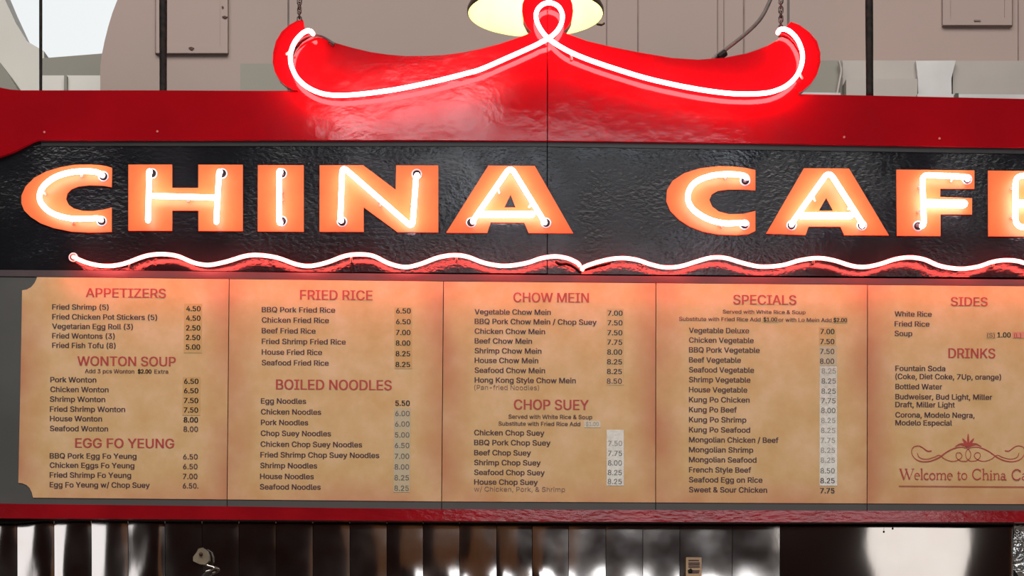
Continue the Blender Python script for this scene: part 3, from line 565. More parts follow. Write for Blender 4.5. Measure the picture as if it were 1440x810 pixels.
# ------------------------------------------------------------------ menu panels and their print
# outlines of a plain grotesque alphabet: character, advance, closed polygons (thousandths of an em)
GLYPHS = """$	447	202,-74 202,583 244,583 244,-74|224,-9 172,-4 128,9 91,31 64,60 46,96 38,137 104,137 110,110 123,88 142,71 166,59 194,52 224,49 257,52 286,60 311,74 329,92 341,114 346,139 342,161 332,179 316,193 296,205 272,214 245,222 184,239 128,260 86,289 60,326 52,372 58,413 75,448 102,476 138,498 180,511 227,516 275,511 316,498 351,476 377,449 394,415 401,378 337,378 326,412 302,437 267,453 225,459 194,456 167,448 145,435 129,418 118,398 115,376 119,352 131,334 148,319 169,308 191,300 212,293 264,279 287,272 312,264 336,252 359,238 379,220 395,198 405,171 408,139 403,99 386,64 360,34 323,11 278,-4
&	448	197,-7 150,-2 110,12 78,34 54,62 39,96 34,133 37,163 47,189 63,213 85,235 111,256 140,279 216,335 226,343 237,352 246,363 255,375 260,389 262,405 258,427 245,445 226,457 201,461 184,459 168,453 155,444 145,431 139,416 137,399 139,380 145,363 155,346 169,327 185,307 204,284 438,0 364,0 171,231 121,293 102,319 87,344 78,370 75,398 79,430 91,458 109,481 134,499 165,510 200,513 235,510 266,499 290,482 308,459 320,433 324,404 322,382 315,362 305,342 291,325 275,308 256,293 154,217 128,195 110,174 100,154 97,131 100,108 109,87 124,70 143,57 166,49 193,46 223,50 251,59 278,75 301,95 321,121 336,151 346,186 349,224 408,224 405,180 397,144 385,115 371,92 357,75 345,62 333,47 305,23 271,7 234,-3
(	273	89,207 92,264 101,324 107,354 114,384 122,413 132,441 153,494 177,539 236,539 212,485 191,428 174,370 161,313 154,258 151,207 154,161 160,115 172,67 188,16 198,-10 209,-38 222,-66 236,-96 177,-96 156,-59 139,-21 124,16 111,55 102,93 95,131 90,169
)	273	37,-96 52,-66 64,-37 76,-9 86,18 102,69 113,116 120,162 122,207 119,258 112,313 99,370 82,428 62,485 37,539 97,539 121,494 142,441 151,413 159,384 167,354 173,323 181,264 184,207 183,168 178,130 171,92 161,53 149,15 134,-22 117,-59 97,-96
,	188	38,-119 68,71 137,71 84,-119
-	453	337,244 337,188 114,188 114,244
.	188	95,-4 78,-1 63,9 53,24 50,41 53,59 63,73 78,83 95,87 113,83 128,73 138,59 141,41 138,24 128,9 113,-1
/	249	235,533 71,-76 14,-76 178,533
0	453	227,-7 174,1 130,24 95,62 69,113 60,144 53,178 49,214 48,254 49,294 53,330 60,364 69,395 95,447 130,484 174,508 227,516 279,508 323,484 358,447 384,395 393,364 400,330 404,294 405,254 404,214 400,178 393,144 384,113 359,62 323,24 279,1|227,50 261,56 290,74 313,103 330,144 340,194 344,254 340,314 330,365 313,405 290,435 261,453 227,460 192,453 163,435 140,405 123,365 113,314 109,254 113,194 123,144 140,103 163,74 192,56
1	453	76,0 76,55 391,55 391,0|276,509 276,0 212,0 212,448 209,448 86,358 86,427 198,509
2	453	64,0 64,47 234,229 261,257 282,282 299,305 311,327 318,348 320,371 317,397 308,419 293,436 273,449 250,457 224,460 196,457 172,447 153,433 139,413 130,390 127,362 66,362 71,405 86,442 111,473 143,496 182,511 225,516 268,511 306,497 337,474 361,445 376,411 381,372 378,345 371,318 357,290 336,259 306,223 267,180 153,60 153,57 389,57 389,0
3	453	218,-7 173,-3 133,10 98,30 70,57 52,91 44,132 109,132 115,107 126,87 144,71 165,59 191,52 219,50 248,53 275,61 297,74 315,93 325,116 329,145 326,172 316,196 299,217 275,234 242,244 201,248 157,248 157,299 288,448 288,452 70,452 70,509 372,509 372,461 211,278 211,289 264,288 308,276 344,253 371,222 387,186 393,145 387,103 370,66 344,36 309,12 266,-2
4	453	40,105 40,158 247,509 311,509 109,166 109,163 413,163 413,105|282,0 282,121 282,146 282,318 343,318 343,0
5	453	221,-7 178,-2 140,11 108,32 83,60 66,93 60,130 122,130 127,108 138,89 154,73 173,60 196,52 221,50 250,53 276,64 298,82 314,104 324,131 328,162 324,193 314,221 297,244 275,262 248,273 218,277 192,275 167,268 145,258 128,246 67,253 96,509 366,509 366,452 151,452 134,301 136,301 155,315 178,325 203,331 229,334 263,330 294,321 321,306 345,285 364,260 379,231 388,199 391,163 385,117 369,76 343,41 309,15 268,-1
6	453	226,-7 182,-1 142,15 109,40 84,74 69,115 64,162 68,199 80,239 102,285 137,340 252,509 322,509 151,261 145,261 154,275 165,288 179,299 196,307 214,312 235,314 278,309 316,295 346,271 370,240 384,201 389,157 384,112 368,73 343,39 310,14 271,-2|226,48 254,52 279,63 299,79 314,101 324,128 327,157 324,187 314,213 299,235 279,251 254,262 226,265 198,262 174,252 153,235 138,214 128,188 125,158 128,128 138,102 153,79 174,63 198,52
7	453	97,0 323,448 323,452 62,452 62,509 391,509 391,449 165,0
8	453	226,-7 178,-2 136,11 101,33 74,62 57,96 52,135 55,166 65,195 81,220 101,241 125,256 153,265 153,267 119,282 93,308 76,342 70,380 75,417 90,450 114,477 146,498 184,511 226,516 269,511 306,498 337,477 361,450 377,417 382,380 376,342 359,308 333,282 300,267 300,265 327,256 351,241 372,220 387,195 397,166 401,135 395,96 378,62 352,33 317,11 275,-2|226,49 258,52 285,60 307,74 323,91 333,113 337,139 333,165 322,189 305,208 283,223 256,232 226,235 196,232 169,223 147,208 130,189 119,165 115,139 119,113 129,91 145,74 167,60 195,52|226,290 252,292 274,300 293,313 307,330 316,351 319,376 316,399 308,420 294,437 275,449 252,457 226,460 200,457 177,449 159,437 145,420 136,399 133,376 136,351 145,330 159,313 178,300 201,292
9	453	226,516 271,510 310,494 343,468 368,434 384,393 389,347 385,309 373,270 350,224 315,168 200,0 130,0 301,248 307,248 299,234 287,221 273,210 257,202 238,196 218,195 175,199 137,214 106,237 83,269 68,307 64,352 69,397 85,436 110,469 143,494 182,510|226,460 199,457 174,446 154,429 138,407 129,381 125,352 129,322 138,295 154,274 174,257 199,247 226,243 254,247 279,257 299,273 314,295 324,321 327,350 324,381 314,407 299,429 279,446 254,457
A	480	16,0 201,509 276,509 463,0 395,0 287,302 276,334 264,372 250,420 232,478 245,478 228,419 213,371 201,333 191,302 85,0|110,142 110,199 370,199 370,142
B	456	60,0 60,509 241,509 289,504 329,491 359,469 381,442 394,410 398,374 395,344 387,320 373,301 356,286 336,275 315,267 315,262 339,257 363,245 385,227 402,203 414,173 418,136 413,100 400,67 377,39 344,18 301,4 247,0|125,57 245,57 296,63 330,80 349,105 355,137 352,161 342,184 327,203 306,218 279,228 248,231 125,231|125,285 238,285 265,288 288,296 308,309 323,326 333,348 336,372 330,403 313,429 283,446 240,452 125,452
C	510	267,-7 235,-5 205,1 177,11 150,25 126,42 104,63 86,88 70,115 57,146 48,179 42,215 40,254 42,293 48,329 57,362 70,393 86,421 104,445 126,466 150,484 177,498 205,508 235,514 267,516 305,513 340,504 373,490 402,471 427,447 448,418 463,385 473,348 408,348 401,373 389,395 375,413 357,428 337,440 315,449 292,454 267,456 223,450 184,432 150,403 125,364 109,314 103,254 109,194 125,145 151,105 184,76 223,59 267,53 292,55 315,60 337,69 357,81 375,96 389,114 401,136 408,160 473,160 463,124 448,91 428,62 402,38 373,19 341,5 305,-4
D	502	219,0 96,0 96,57 215,57 272,63 318,81 354,110 379,149 394,198 399,255 394,312 379,361 354,399 320,428 275,446 221,452 93,452 93,509 225,509 261,507 294,501 325,492 353,478 399,441 433,391 446,361 455,329 460,293 462,255 460,217 455,181 446,149 433,119 417,92 398,68 376,48 351,31 322,17 291,8 256,2|125,509 125,0 60,0 60,509
E	419	60,0 60,509 372,509 372,452 125,452 125,286 355,286 355,229 125,229 125,57 375,57 375,0
F	410	60,0 60,509 369,509 369,452 125,452 125,278 346,278 346,221 125,221 125,0
G	520	269,-7 236,-5 205,1 176,11 149,25 125,43 104,64 85,88 69,116 57,146 47,179 42,215 40,254 42,293 47,329 57,362 69,393 85,421 103,445 125,466 149,484 175,498 203,508 233,514 265,516 304,513 340,504 374,489 403,469 429,445 449,416 465,384 474,349 408,349 399,372 387,393 373,411 356,427 337,439 315,448 291,454 265,456 222,450 183,432 150,404 125,364 109,314 103,254 109,194 125,145 151,105 184,76 224,59 269,53 309,57 345,71 374,93 396,123 410,160 415,202 434,199 283,199 283,256 478,256 478,200 471,141 451,91 419,50 377,19 326,0
H	517	60,0 60,509 125,509 125,289 392,289 392,509 457,509 457,0 392,0 392,232 125,232 125,0
I	301	31,0 31,57 118,57 118,452 31,452 31,509 269,509 269,452 183,452 183,57 269,57 269,0
J	396	185,-7 124,3 75,33 57,55 44,81 36,111 33,145 33,173 98,173 98,145 104,104 122,74 149,56 185,50 220,56 248,74 266,104 272,145 272,509 336,509 336,145 334,111 326,81 313,55 294,33 246,3
K	467	104,145 104,216 122,239 139,261 157,282 174,303 193,324 212,344 364,509 448,509 231,276 228,276|60,0 60,509 125,509 125,334 124,225 125,193 125,0|372,0 188,259 228,309 449,0
L	393	60,0 60,509 125,509 125,57 361,57 361,0
M	628	60,0 60,509 152,509 277,187 287,159 299,123 311,84 322,49 307,49 318,83 330,121 342,158 352,187 476,509 568,509 568,0 504,0 504,291 504,327 505,369 506,413 507,457 513,457 505,433 498,409 482,363 467,322 456,291 342,0 286,0 170,291 159,321 145,361 129,408 112,457 119,457 120,416 121,372 122,328 122,291 122,0
N	523	60,0 60,509 136,509 343,183 352,169 363,151 375,130 388,107 401,82 414,55 405,54 402,81 401,108 400,134 399,157 399,195 399,509 463,509 463,0 387,0 202,290 177,331 164,354 148,381 108,452 119,454 122,384 124,328 125,291 125,0
O	533	267,-7 235,-5 205,1 177,11 150,25 126,42 105,63 86,88 70,115 57,146 48,179 42,215 40,254 42,293 48,329 57,362 70,393 86,421 105,445 126,466 150,484 177,498 205,508 235,514 267,516 299,514 329,508 357,498 384,484 408,466 429,445 448,421 464,393 477,362 486,329 491,293 493,254 491,215 486,179 477,146 464,115 448,88 429,63 408,42 384,25 357,11 329,1 299,-5|267,53 310,59 349,76 383,105 408,144 425,194 430,254 425,314 408,365 383,404 349,433 310,450 267,456 223,450 184,433 151,404 125,364 109,314 103,254 109,194 125,144 151,105 184,76 223,59
P	445	60,0 60,509 235,509 289,503 332,487 366,462 390,430 404,391 409,348 404,304 390,265 366,233 332,207 289,191 235,186 109,186 109,242 233,242 269,246 297,256 318,272 333,294 342,319 344,348 342,376 333,402 318,423 297,439 268,449 232,452 125,452 125,0
Q	533	245,159 313,159 369,85 384,65 468,-48 401,-48 346,27 331,46|267,-7 235,-5 205,1 177,11 150,25 126,42 105,63 86,88 70,115 57,146 48,179 42,215 40,254 42,293 48,329 57,362 70,393 86,421 105,445 126,466 150,484 177,498 205,508 235,514 267,516 299,514 329,508 357,498 384,484 408,466 429,445 448,421 464,393 477,362 486,329 491,293 493,254 491,215 486,179 477,146 464,115 448,88 429,63 408,42 384,25 357,11 329,1 299,-5|267,53 310,59 349,76 383,105 408,144 425,194 430,254 425,314 408,365 383,404 349,433 310,450 267,456 223,450 184,433 151,404 125,364 109,314 103,254 109,194 125,144 151,105 184,76 223,59
R	449	60,0 60,509 236,509 290,504 333,489 367,465 390,433 405,395 409,352 405,309 390,271 367,240 333,217 289,203 236,198 96,198 96,255 234,255 269,258 298,267 319,281 334,300 342,324 345,352 342,380 334,405 319,425 298,440 269,449 233,452 125,452 125,0|353,0 230,229 303,229 428,0
S	447	224,-9 172,-4 128,9 91,31 64,60 46,96 38,137 104,137 110,110 123,88 142,71 166,59 194,52 224,49 257,52 286,60 311,74 329,92 341,114 346,139 342,161 332,179 316,193 296,205 272,214 245,222 184,239 128,260 86,289 60,326 52,372 58,413 75,448 102,476 138,498 180,511 227,516 275,511 316,498 351,476 377,449 394,415 401,378 337,378 326,412 302,437 267,453 225,459 194,456 167,448 145,435 129,418 118,398 115,376 119,352 131,334 148,319 169,308 191,300 212,293 264,279 287,272 312,264 336,252 359,238 379,220 395,198 405,171 408,139 403,99 386,64 360,34 323,11 278,-4
T	449	32,452 32,509 417,509 417,452 257,452 257,0 193,0 193,452
U	517	259,-8 203,-2 154,15 114,43 85,80 66,124 60,173 60,509 124,509 124,178 128,144 141,113 160,87 187,68 220,56 259,52 298,56 331,68 357,87 377,113 389,144 393,178 393,509 457,509 457,173 451,124 433,80 403,43 363,15 315,-2
V	480	204,0 16,509 84,509 192,206 203,176 215,137 230,89 248,31 235,31 252,90 267,138 279,176 290,206 395,509 463,509 278,0
W	686	155,0 16,509 82,509 163,196 170,171 175,145 187,94 192,67 197,40 189,40 194,67 200,94 205,120 211,145 224,196 306,509 380,509 462,196 468,171 474,145 486,94 492,67 497,40 488,40 493,67 499,94 504,120 510,145 523,196 603,509 670,509 530,0 455,0 368,323 359,356 351,391 344,431 336,475 350,475 342,433 335,395 327,359 318,323 230,0
X	474	18,0 217,284 217,236 29,509 104,509 178,400 192,379 204,361 214,345 223,329 233,312 243,292 232,292 252,329 261,345 272,361 298,400 374,509 446,509 259,239 259,287 456,0 382,0 292,129 268,165 259,180 250,195 241,212 230,231 244,231 235,213 225,196 216,181 206,166 182,129 91,0
Y	472	203,0 203,208 16,509 91,509 192,344 208,318 222,292 236,264 250,230 224,230 237,265 251,293 265,318 280,344 381,509 455,509 268,208 268,0
Z	438	42,0 42,46 273,385 289,408 306,431 323,453 341,476 348,454 317,453 285,452 254,452 223,452 40,452 40,509 397,509 397,462 169,129 152,105 134,81 97,33 90,54 121,56 152,57 183,57 214,57 399,57 399,0
a	389	160,-9 126,-5 94,5 68,22 48,45 35,73 30,108 34,138 43,161 58,179 78,193 100,203 125,211 152,216 178,220 234,227 252,230 265,235 273,243 276,255 276,257 273,279 267,297 256,311 240,322 220,329 196,331 171,329 149,322 132,313 118,301 107,288 100,274 41,291 57,322 79,346 104,364 133,375 163,382 194,384 215,383 239,379 263,372 286,360 306,343 322,320 333,290 337,251 337,0 277,0 277,52 272,52 264,38 252,25 236,12 215,1 190,-6|170,45 202,49 228,59 248,74 263,93 272,115 276,138 276,190 270,186 259,182 246,179 231,176 200,171 175,168 154,164 134,159 117,150 103,139 95,124 92,105 94,87 102,72 114,61 130,52 149,47
b	424	229,-8 198,-5 172,4 153,17 138,31 127,46 118,59 112,59 112,0 53,0 53,509 114,509 114,319 118,319 127,331 137,346 152,360 171,373 197,381 229,384 274,378 313,361 345,332 370,293 385,245 390,189 385,133 370,84 346,45 313,16 274,-2|220,47 253,51 279,66 301,88 316,117 325,151 328,189 325,227 316,261 301,290 280,311 253,325 220,330 188,325 161,312 140,291 125,263 116,229 113,189 116,150 125,115 140,86 162,65 188,51
c	396	207,-8 159,-2 117,16 82,46 56,85 40,133 34,187 40,243 56,291 82,330 117,360 159,378 207,384 234,383 260,377 284,368 305,356 324,341 340,322 353,301 362,277 303,262 298,276 290,289 281,301 270,311 257,319 242,325 226,329 207,330 173,325 145,310 124,287 108,258 99,224 96,187 99,151 108,117 124,89 145,66 173,51 207,46 226,48 243,52 258,58 271,66 282,76 292,89 299,102 304,117 363,102 354,78 341,56 325,37 306,21 285,9 261,-1 235,-6
d	424	195,-8 151,-2 111,16 79,45 55,84 39,133 34,189 39,245 55,293 79,332 112,361 151,378 196,384 228,381 253,373 272,360 287,346 298,331 306,319 311,319 311,509 372,509 372,0 313,0 313,59 307,59 298,46 287,31 272,17 252,4 227,-5|205,47 236,51 263,65 284,86 299,115 309,150 312,189 309,229 300,263 284,291 263,312 237,325 205,330 172,325 145,311 124,290 108,261 99,227 96,189 99,151 109,117 124,88 145,66 172,51
e	404	212,-8 161,-2 117,16 82,46 56,85 40,132 34,187 39,242 55,290 81,329 115,359 157,378 205,384 236,382 266,374 294,361 319,341 341,315 357,282 368,242 371,194 371,169 75,169 75,221 338,221 310,202 307,237 298,269 283,294 263,314 237,326 205,330 173,326 146,313 125,294 109,270 99,241 96,211 96,178 100,139 110,106 128,80 151,61 179,50 212,46 234,48 254,53 271,61 285,73 297,88 306,105 365,91 353,63 335,39 311,19 283,4 249,-5
f	254	228,379 228,327 6,327 6,379|81,0 81,432 84,461 96,486 113,505 135,519 161,527 187,530 207,529 222,527 234,524 243,521 227,468 215,472 206,473 195,474 171,470 154,460 145,443 142,419 142,0
g	425	207,-151 168,-148 134,-140 105,-127 82,-110 64,-91 51,-69 101,-41 110,-53 122,-66 136,-78 154,-88 178,-95 207,-97 249,-92 282,-75 304,-47 311,-6 311,68 306,68 298,56 287,41 272,28 252,16 227,8 195,5 152,10 113,27 80,53 55,90 39,136 34,191 39,246 55,293 80,332 112,361 152,378 196,384 228,382 253,373 273,360 288,346 299,331 308,319 313,319 313,379 372,379 372,-9 367,-54 350,-90 324,-117 291,-136 251,-147|205,59 237,63 264,75 285,95 300,121 309,154 312,193 309,231 300,264 285,291 264,312 237,325 205,330 172,325 145,312 124,290 109,262 99,229 96,193 99,155 109,123 124,96 145,76 172,63
h	410	114,227 114,0 53,0 53,509 114,509 114,287 102,287 124,332 152,362 187,379 227,384 264,380 295,369 321,349 341,321 353,285 357,240 357,0 296,0 296,235 290,275 273,304 246,323 210,329 184,326 161,317 141,303 126,283 117,257
i	167	53,0 53,379 114,379 114,0|84,443 67,446 54,455 44,468 41,483 44,499 54,512 67,521 84,524 100,521 114,512 123,499 126,483 123,468 114,455 100,446
j	167	53,379 114,379 114,-30 111,-63 102,-90 86,-113 65,-129 37,-139 4,-143 -10,-143 -10,-87 2,-87 25,-83 40,-72 50,-54 53,-29|83,443 67,446 53,455 44,468 41,483 44,499 53,512 67,521 83,524 100,521 114,512 123,499 126,483 123,468 114,455 100,446
k	381	110,137 110,212 121,212 284,379 360,379 184,199 177,199|53,0 53,509 114,509 114,0|294,0 148,186 191,229 372,0
l	189	139,-2 101,3 74,20 58,47 53,84 53,509 114,509 114,99 115,77 120,62 130,54 146,52 160,53 170,54 181,3 162,-1 151,-2
m	610	53,0 53,379 112,379 112,295 108,295 118,323 132,346 151,363 172,376 195,384 219,386 257,380 287,361 309,331 321,295 312,295 322,321 337,343 357,361 381,375 407,383 437,386 468,383 497,372 522,354 541,328 553,296 557,255 557,0 496,0 496,254 490,289 473,313 447,326 419,330 395,328 374,320 358,307 345,290 338,270 335,247 335,0 274,0 274,260 269,288 253,311 229,326 199,330 178,328 158,320 140,307 126,289 117,266 114,238 114,0
n	410	114,227 114,0 53,0 53,379 112,379 112,287 102,287 124,332 152,362 187,379 227,384 264,380 295,369 321,349 341,321 353,285 357,240 357,0 296,0 296,235 290,275 273,304 246,323 210,329 184,326 161,317 141,303 126,283 117,257
o	415	207,-8 159,-2 117,16 82,46 56,85 40,133 34,187 40,243 56,291 82,330 117,360 159,378 207,384 256,378 299,360 333,330 359,291 376,243 381,187 376,133 359,85 333,46 299,16 256,-2|207,46 242,51 270,66 292,89 307,117 316,151 319,187 316,224 307,258 292,287 270,310 242,325 207,330 173,325 145,310 124,287 108,258 99,224 96,187 99,151 108,117 124,89 145,66 173,51
p	424	53,-143 53,379 112,379 112,319 118,319 126,331 137,346 152,360 171,373 197,381 229,384 274,378 313,361 345,332 370,293 385,245 390,189 385,133 370,84 346,45 313,16 274,-2 229,-8 198,-5 173,4 153,17 138,31 127,46 118,59 114,59 114,-143|220,47 253,51 279,66 301,88 316,117 325,151 328,189 325,227 316,261 301,290 280,311 253,325 220,330 188,325 161,312 140,291 125,263 116,229 113,189 116,150 125,115 140,86 162,65 188,51
q	424	372,-143 311,-143 311,59 306,59 298,46 287,31 272,17 252,4 227,-5 195,-8 151,-2 111,16 79,45 55,84 39,133 34,189 39,245 55,293 79,332 112,361 151,378 196,384 228,381 253,373 272,360 287,346 298,331 307,319 313,319 313,379 372,379|205,47 236,51 263,65 284,86 299,115 309,150 312,189 309,229 300,263 284,291 263,312 237,325 205,330 172,325 145,311 124,290 108,261 99,227 96,189 99,151 109,117 124,88 145,66 172,51
r	259	53,0 53,379 112,379 112,321 115,321 130,347 152,367 181,380 213,385 229,384 243,384 243,322 230,324 219,325 207,326 182,323 159,315 140,301 126,284 117,262 114,237 114,0
s	365	182,-8 145,-5 112,3 84,18 62,38 45,63 36,94 94,107 105,79 124,60 150,49 181,45 217,50 244,62 262,81 268,103 265,121 254,136 237,147 212,155 149,170 104,186 72,208 53,237 47,274 51,305 65,332 87,354 115,370 149,381 187,384 223,381 254,372 279,358 299,339 314,316 324,290 268,277 258,298 243,316 219,328 187,333 156,329 131,317 114,299 109,277 112,258 124,243 144,232 172,223 229,209 275,194 306,171 325,142 331,107 326,75 312,47 290,24 260,6 223,-5
t	227	204,379 204,327 6,327 6,379|65,471 126,471 126,98 128,76 136,61 150,53 170,50 185,51 202,54 213,2 203,-1 192,-3 180,-4 168,-4 125,2 92,21 72,52 65,93
u	410	182,-5 146,-1 115,11 89,31 69,59 57,95 53,139 53,379 114,379 114,144 119,105 137,75 164,56 200,50 226,53 249,62 268,77 283,97 293,122 296,153 296,379 357,379 357,0 298,0 298,92 307,92 286,47 257,17 222,0
v	389	163,0 17,379 84,379 165,155 177,121 187,87 196,53 206,21 184,21 194,53 203,87 213,121 224,155 305,379 371,379 226,0
w	567	138,0 23,379 87,379 133,214 143,177 154,137 165,91 175,41 165,41 175,90 186,135 196,176 206,214 252,379 316,379 362,214 371,176 382,136 392,91 402,41 391,41 402,90 413,135 423,176 434,214 480,379 545,379 429,0 368,0 319,172 305,225 297,252 291,280 277,338 291,338 277,280 263,225 255,198 248,172 199,0
x	379	21,0 171,218 171,171 29,379 100,379 147,306 164,279 179,253 193,229 207,206 175,206 190,229 202,253 216,279 233,306 282,379 352,379 209,169 209,214 358,0 287,0 231,85 214,112 200,136 187,159 173,182 205,182 191,159 178,136 165,112 148,85 91,0
y	389	47,-139 61,-86 71,-87 88,-90 104,-89 118,-84 130,-74 141,-58 151,-36 163,-1 17,379 84,379 165,155 177,121 187,87 196,53 206,21 184,21 193,53 202,87 212,121 224,155 305,379 371,379 204,-58 191,-85 177,-107 159,-124 139,-136 117,-143 91,-145 77,-145 65,-143 54,-141
z	380	42,0 42,46 254,320 254,323 48,323 48,379 333,379 333,331 126,60 126,56 339,56 339,0
 	188	"""
ALPHA = {}
for ln in GLYPHS.split("\n"):
    c_, adv_, polys_ = ln.split("\t")
    ALPHA[c_] = (int(adv_), [[tuple(map(int, q.split(","))) for q in p_.split(" ")] for p_ in polys_.split("|") if p_])
CAPH = 509.0
def glyph_rows(c, step):
    """filled spans of one character, row by row (non-zero winding)"""
    rows = []
    y = -180.0
    while y < 700:
        ym = y + step / 2; cr = []
        for p in ALPHA[c][1]:
            for (xa, ya), (xb, yb) in zip(p, p[1:] + p[:1]):
                if (ya <= ym) != (yb <= ym):
                    cr.append((xa + (ym - ya) / (yb - ya) * (xb - xa), 1 if yb > ya else -1))
        cr.sort(); wn = 0; st = 0
        for x, d_ in cr:
            if wn == 0: st = x
            wn += d_
            if wn == 0 and x > st: rows.append((y, st, x))
        y += step
    return rows
_cache = {}
def glyph_mesh(s, bold, step=18.0):
    """text as thin flat strips; each glyph's neighbouring equal rows are merged"""
    V, Fc = [], []; x0 = 0
    for c in s:
        k = (c, step)
        if k not in _cache:
            rows = glyph_rows(c, step); out = []
            for y, a, b in rows:
                for q in out:
                    if abs(q[1] - y) < .01 and abs(q[2] - a) < 1 and abs(q[3] - b) < 1: q[1] = y + step; break
                else: out.append([y, y + step, a, b])
            _cache[k] = out
        for ya, yb, a, b in _cache[k]:
            n = len(V); a, b = x0 + a - bold, x0 + b + bold
            V += [(a, ya), (b, ya), (b, yb), (a, yb)]; Fc.append((n, n + 1, n + 2, n + 3))
        x0 += ALPHA[c][0]
    return V, Fc
def slope(y): return 0.0083 - (y - 390) / 310 * 0.0025
PD = 0.006
def text(s, x0, x1, base, cap, m, parent, name, bold=21, d=PD + 0.0009, label=None, sl=None):
    V, Fc = glyph_mesh(s, bold, 13.0 if cap > 10 else 18.0)
    a = min(v[0] for v in V); b = max(v[0] for v in V)
    k = slope(base) if sl is None else sl
    vs = []
    for (x, y) in V:
        px = x0 + (x - a) / (b - a) * (x1 - x0)
        py = base - y / CAPH * cap + (px - x0) * k
        vs.append(P(px, py, d))
    return part(name, (vs, Fc), m, parent, label)

seam = {0: (31, 26), 1: (322.3, 319.3), 2: (623.7, 621.0), 3: (922.3, 922.0), 4: (1220, 1219.3), 5: (1523, 1524)}
def top_y(x): return 389.0 + (x - 30) * 0.0112 if x < 620 else 395.5 + (x - 620) * 0.0083
def bot_y(x): return 699.6 + (x - 30) * 0.0094 if x < 620 else 705.1 + (x - 620) * 0.0047
def bot2(x): return bot_y(x) + 13
labels = ['parchment menu panel headed APPETIZERS, with notched left corners', 'parchment menu panel headed FRIED RICE and BOILED NOODLES', 'parchment menu panel headed CHOW MEIN and CHOP SUEY',
          'parchment menu panel headed SPECIALS, with a long price strip paled by painted-in glare', 'parchment menu panel headed SIDES and DRINKS, at the right edge']
panels = []
for i in range(5):
    (a0, a1), (b0, b1) = seam[i], seam[i + 1]
    g0 = 0.55 if i else 0; g1 = 0.55
    cen = P((a0 + b0) / 2, 0, 0)
    t = thing('menu_panel', labels[i], 'menu', P((a0 + b0) / 2, bot2((a0 + b0) / 2), 0), 'menu panels in a row')
    xl = -120 if i == 0 else a0 + g0
    xl2 = -120 if i == 0 else a1 + g0
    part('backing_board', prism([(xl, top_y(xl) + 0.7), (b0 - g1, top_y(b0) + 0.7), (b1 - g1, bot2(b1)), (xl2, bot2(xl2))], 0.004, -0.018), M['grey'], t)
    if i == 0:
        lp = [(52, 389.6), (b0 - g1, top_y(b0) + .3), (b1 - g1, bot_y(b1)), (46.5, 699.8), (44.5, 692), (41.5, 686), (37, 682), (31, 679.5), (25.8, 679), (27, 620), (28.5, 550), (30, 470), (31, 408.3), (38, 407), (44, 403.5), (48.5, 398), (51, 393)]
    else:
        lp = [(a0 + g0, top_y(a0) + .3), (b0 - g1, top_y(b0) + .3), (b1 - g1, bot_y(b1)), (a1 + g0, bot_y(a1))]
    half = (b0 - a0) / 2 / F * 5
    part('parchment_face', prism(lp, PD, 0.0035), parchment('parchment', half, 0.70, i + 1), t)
    panels.append(t)
def heading(p, s, x0, x1, ytop, ybase): text(s, x0, x1, ybase - 0.3, ybase - ytop, M['heading'], panels[p], 'heading', bold=18)
def items(p, x0, rows, cap=7.4):
    for s, x1, y in rows:
        text(s, x0 if y < 600 or p != 1 else x0 - (y - 600) / 60, x1, y, cap, M['text'], panels[p], 'menu_line')
def prices(p, x0, x1, rows):
    for r_ in rows:
        s, y = r_[0], r_[1]; m = r_[2] if len(r_) > 2 else 'price'
        dx = -(y - 440) * 0.012
        text(s, x0 + dx, x1 + dx + (1.5 if s.endswith('0.') else 0), y, 7.2, M[m], panels[p], 'price', bold=24 if m == 'price' else 14, d=PD + 0.0014)
def tape(p, x0, x1, y0, y1, m, lean=0.0):
    l = (y1 - y0) * lean
    g = ([P(x0, y0, PD + 0.0008), P(x1, y0 + 0.2, PD + 0.0008), P(x1 + l, y1 + 0.2, PD + 0.0008), P(x0 + l, y1, PD + 0.0008)], [(0, 3, 2, 1)])
    part('price_tape', g, M[m], panels[p])
def small(p, s, x0, x1, y, cap=5.6, m='text', bold=12, name='small_print'): text(s, x0, x1, y, cap, M[m], panels[p], name, bold=bold, d=PD + 0.0013)

heading(0, 'APPETIZERS', 120.5, 233.5, 405.4, 418.2)
items(0, 73.3, [('Fried Shrimp (5)', 152.9, 435), ('Fried Chicken Pot Stickers (5)', 221, 448.8), ('Vegetarian Egg Roll (3)', 187, 462.2), ('Fried Wontons (3)', 161.4, 475.6), ('Fried Fish Tofu (8)', 162.6, 489)])
tape(0, 259, 284.5, 427, 496, 'tape', -0.01)
prices(0, 261.8, 282.2, [('4.50', 437.4), ('4.50', 450.8), ('2.50', 464.5), ('2.50', 478), ('5.00', 491.4)])
heading(0, 'WONTON SOUP', 108.6, 247.3, 501.2, 514.2)
small(0, 'Add 3 pcs Wonton', 119.4, 188.7, 524.4); small(0, '$2.00', 193.6, 213, 524.9, m='price', bold=34); small(0, 'Extra', 217, 236.5, 525.1)
items(0, 70.7, [('Pork Wonton', 135.5, 537.3), ('Chicken Wonton', 152.7, 551)])
items(0, 70.1, [('Shrimp Wonton', 148, 564.7), ('Fried Shrimp Wonton', 176, 578.6), ('House Wonton', 143.5, 592), ('Seafood Wonton', 152, 606)])
tape(0, 257, 282, 530, 584, 'tape', -0.01)
prices(0, 260.0, 280.4, [('6.50', 539.6), ('6.50', 552.8), ('7.50', 566.6), ('7.50', 580), ('8.00', 593.7), ('8.00', 606.8, 'text'), ('6.50', 645.6, 'text'), ('6.50', 659.4, 'text'), ('7.00', 673.2, 'text'), ('6.50.', 686.5, 'text')])
heading(0, 'EGG FO YEUNG', 105.6, 245, 616.5, 629.6)
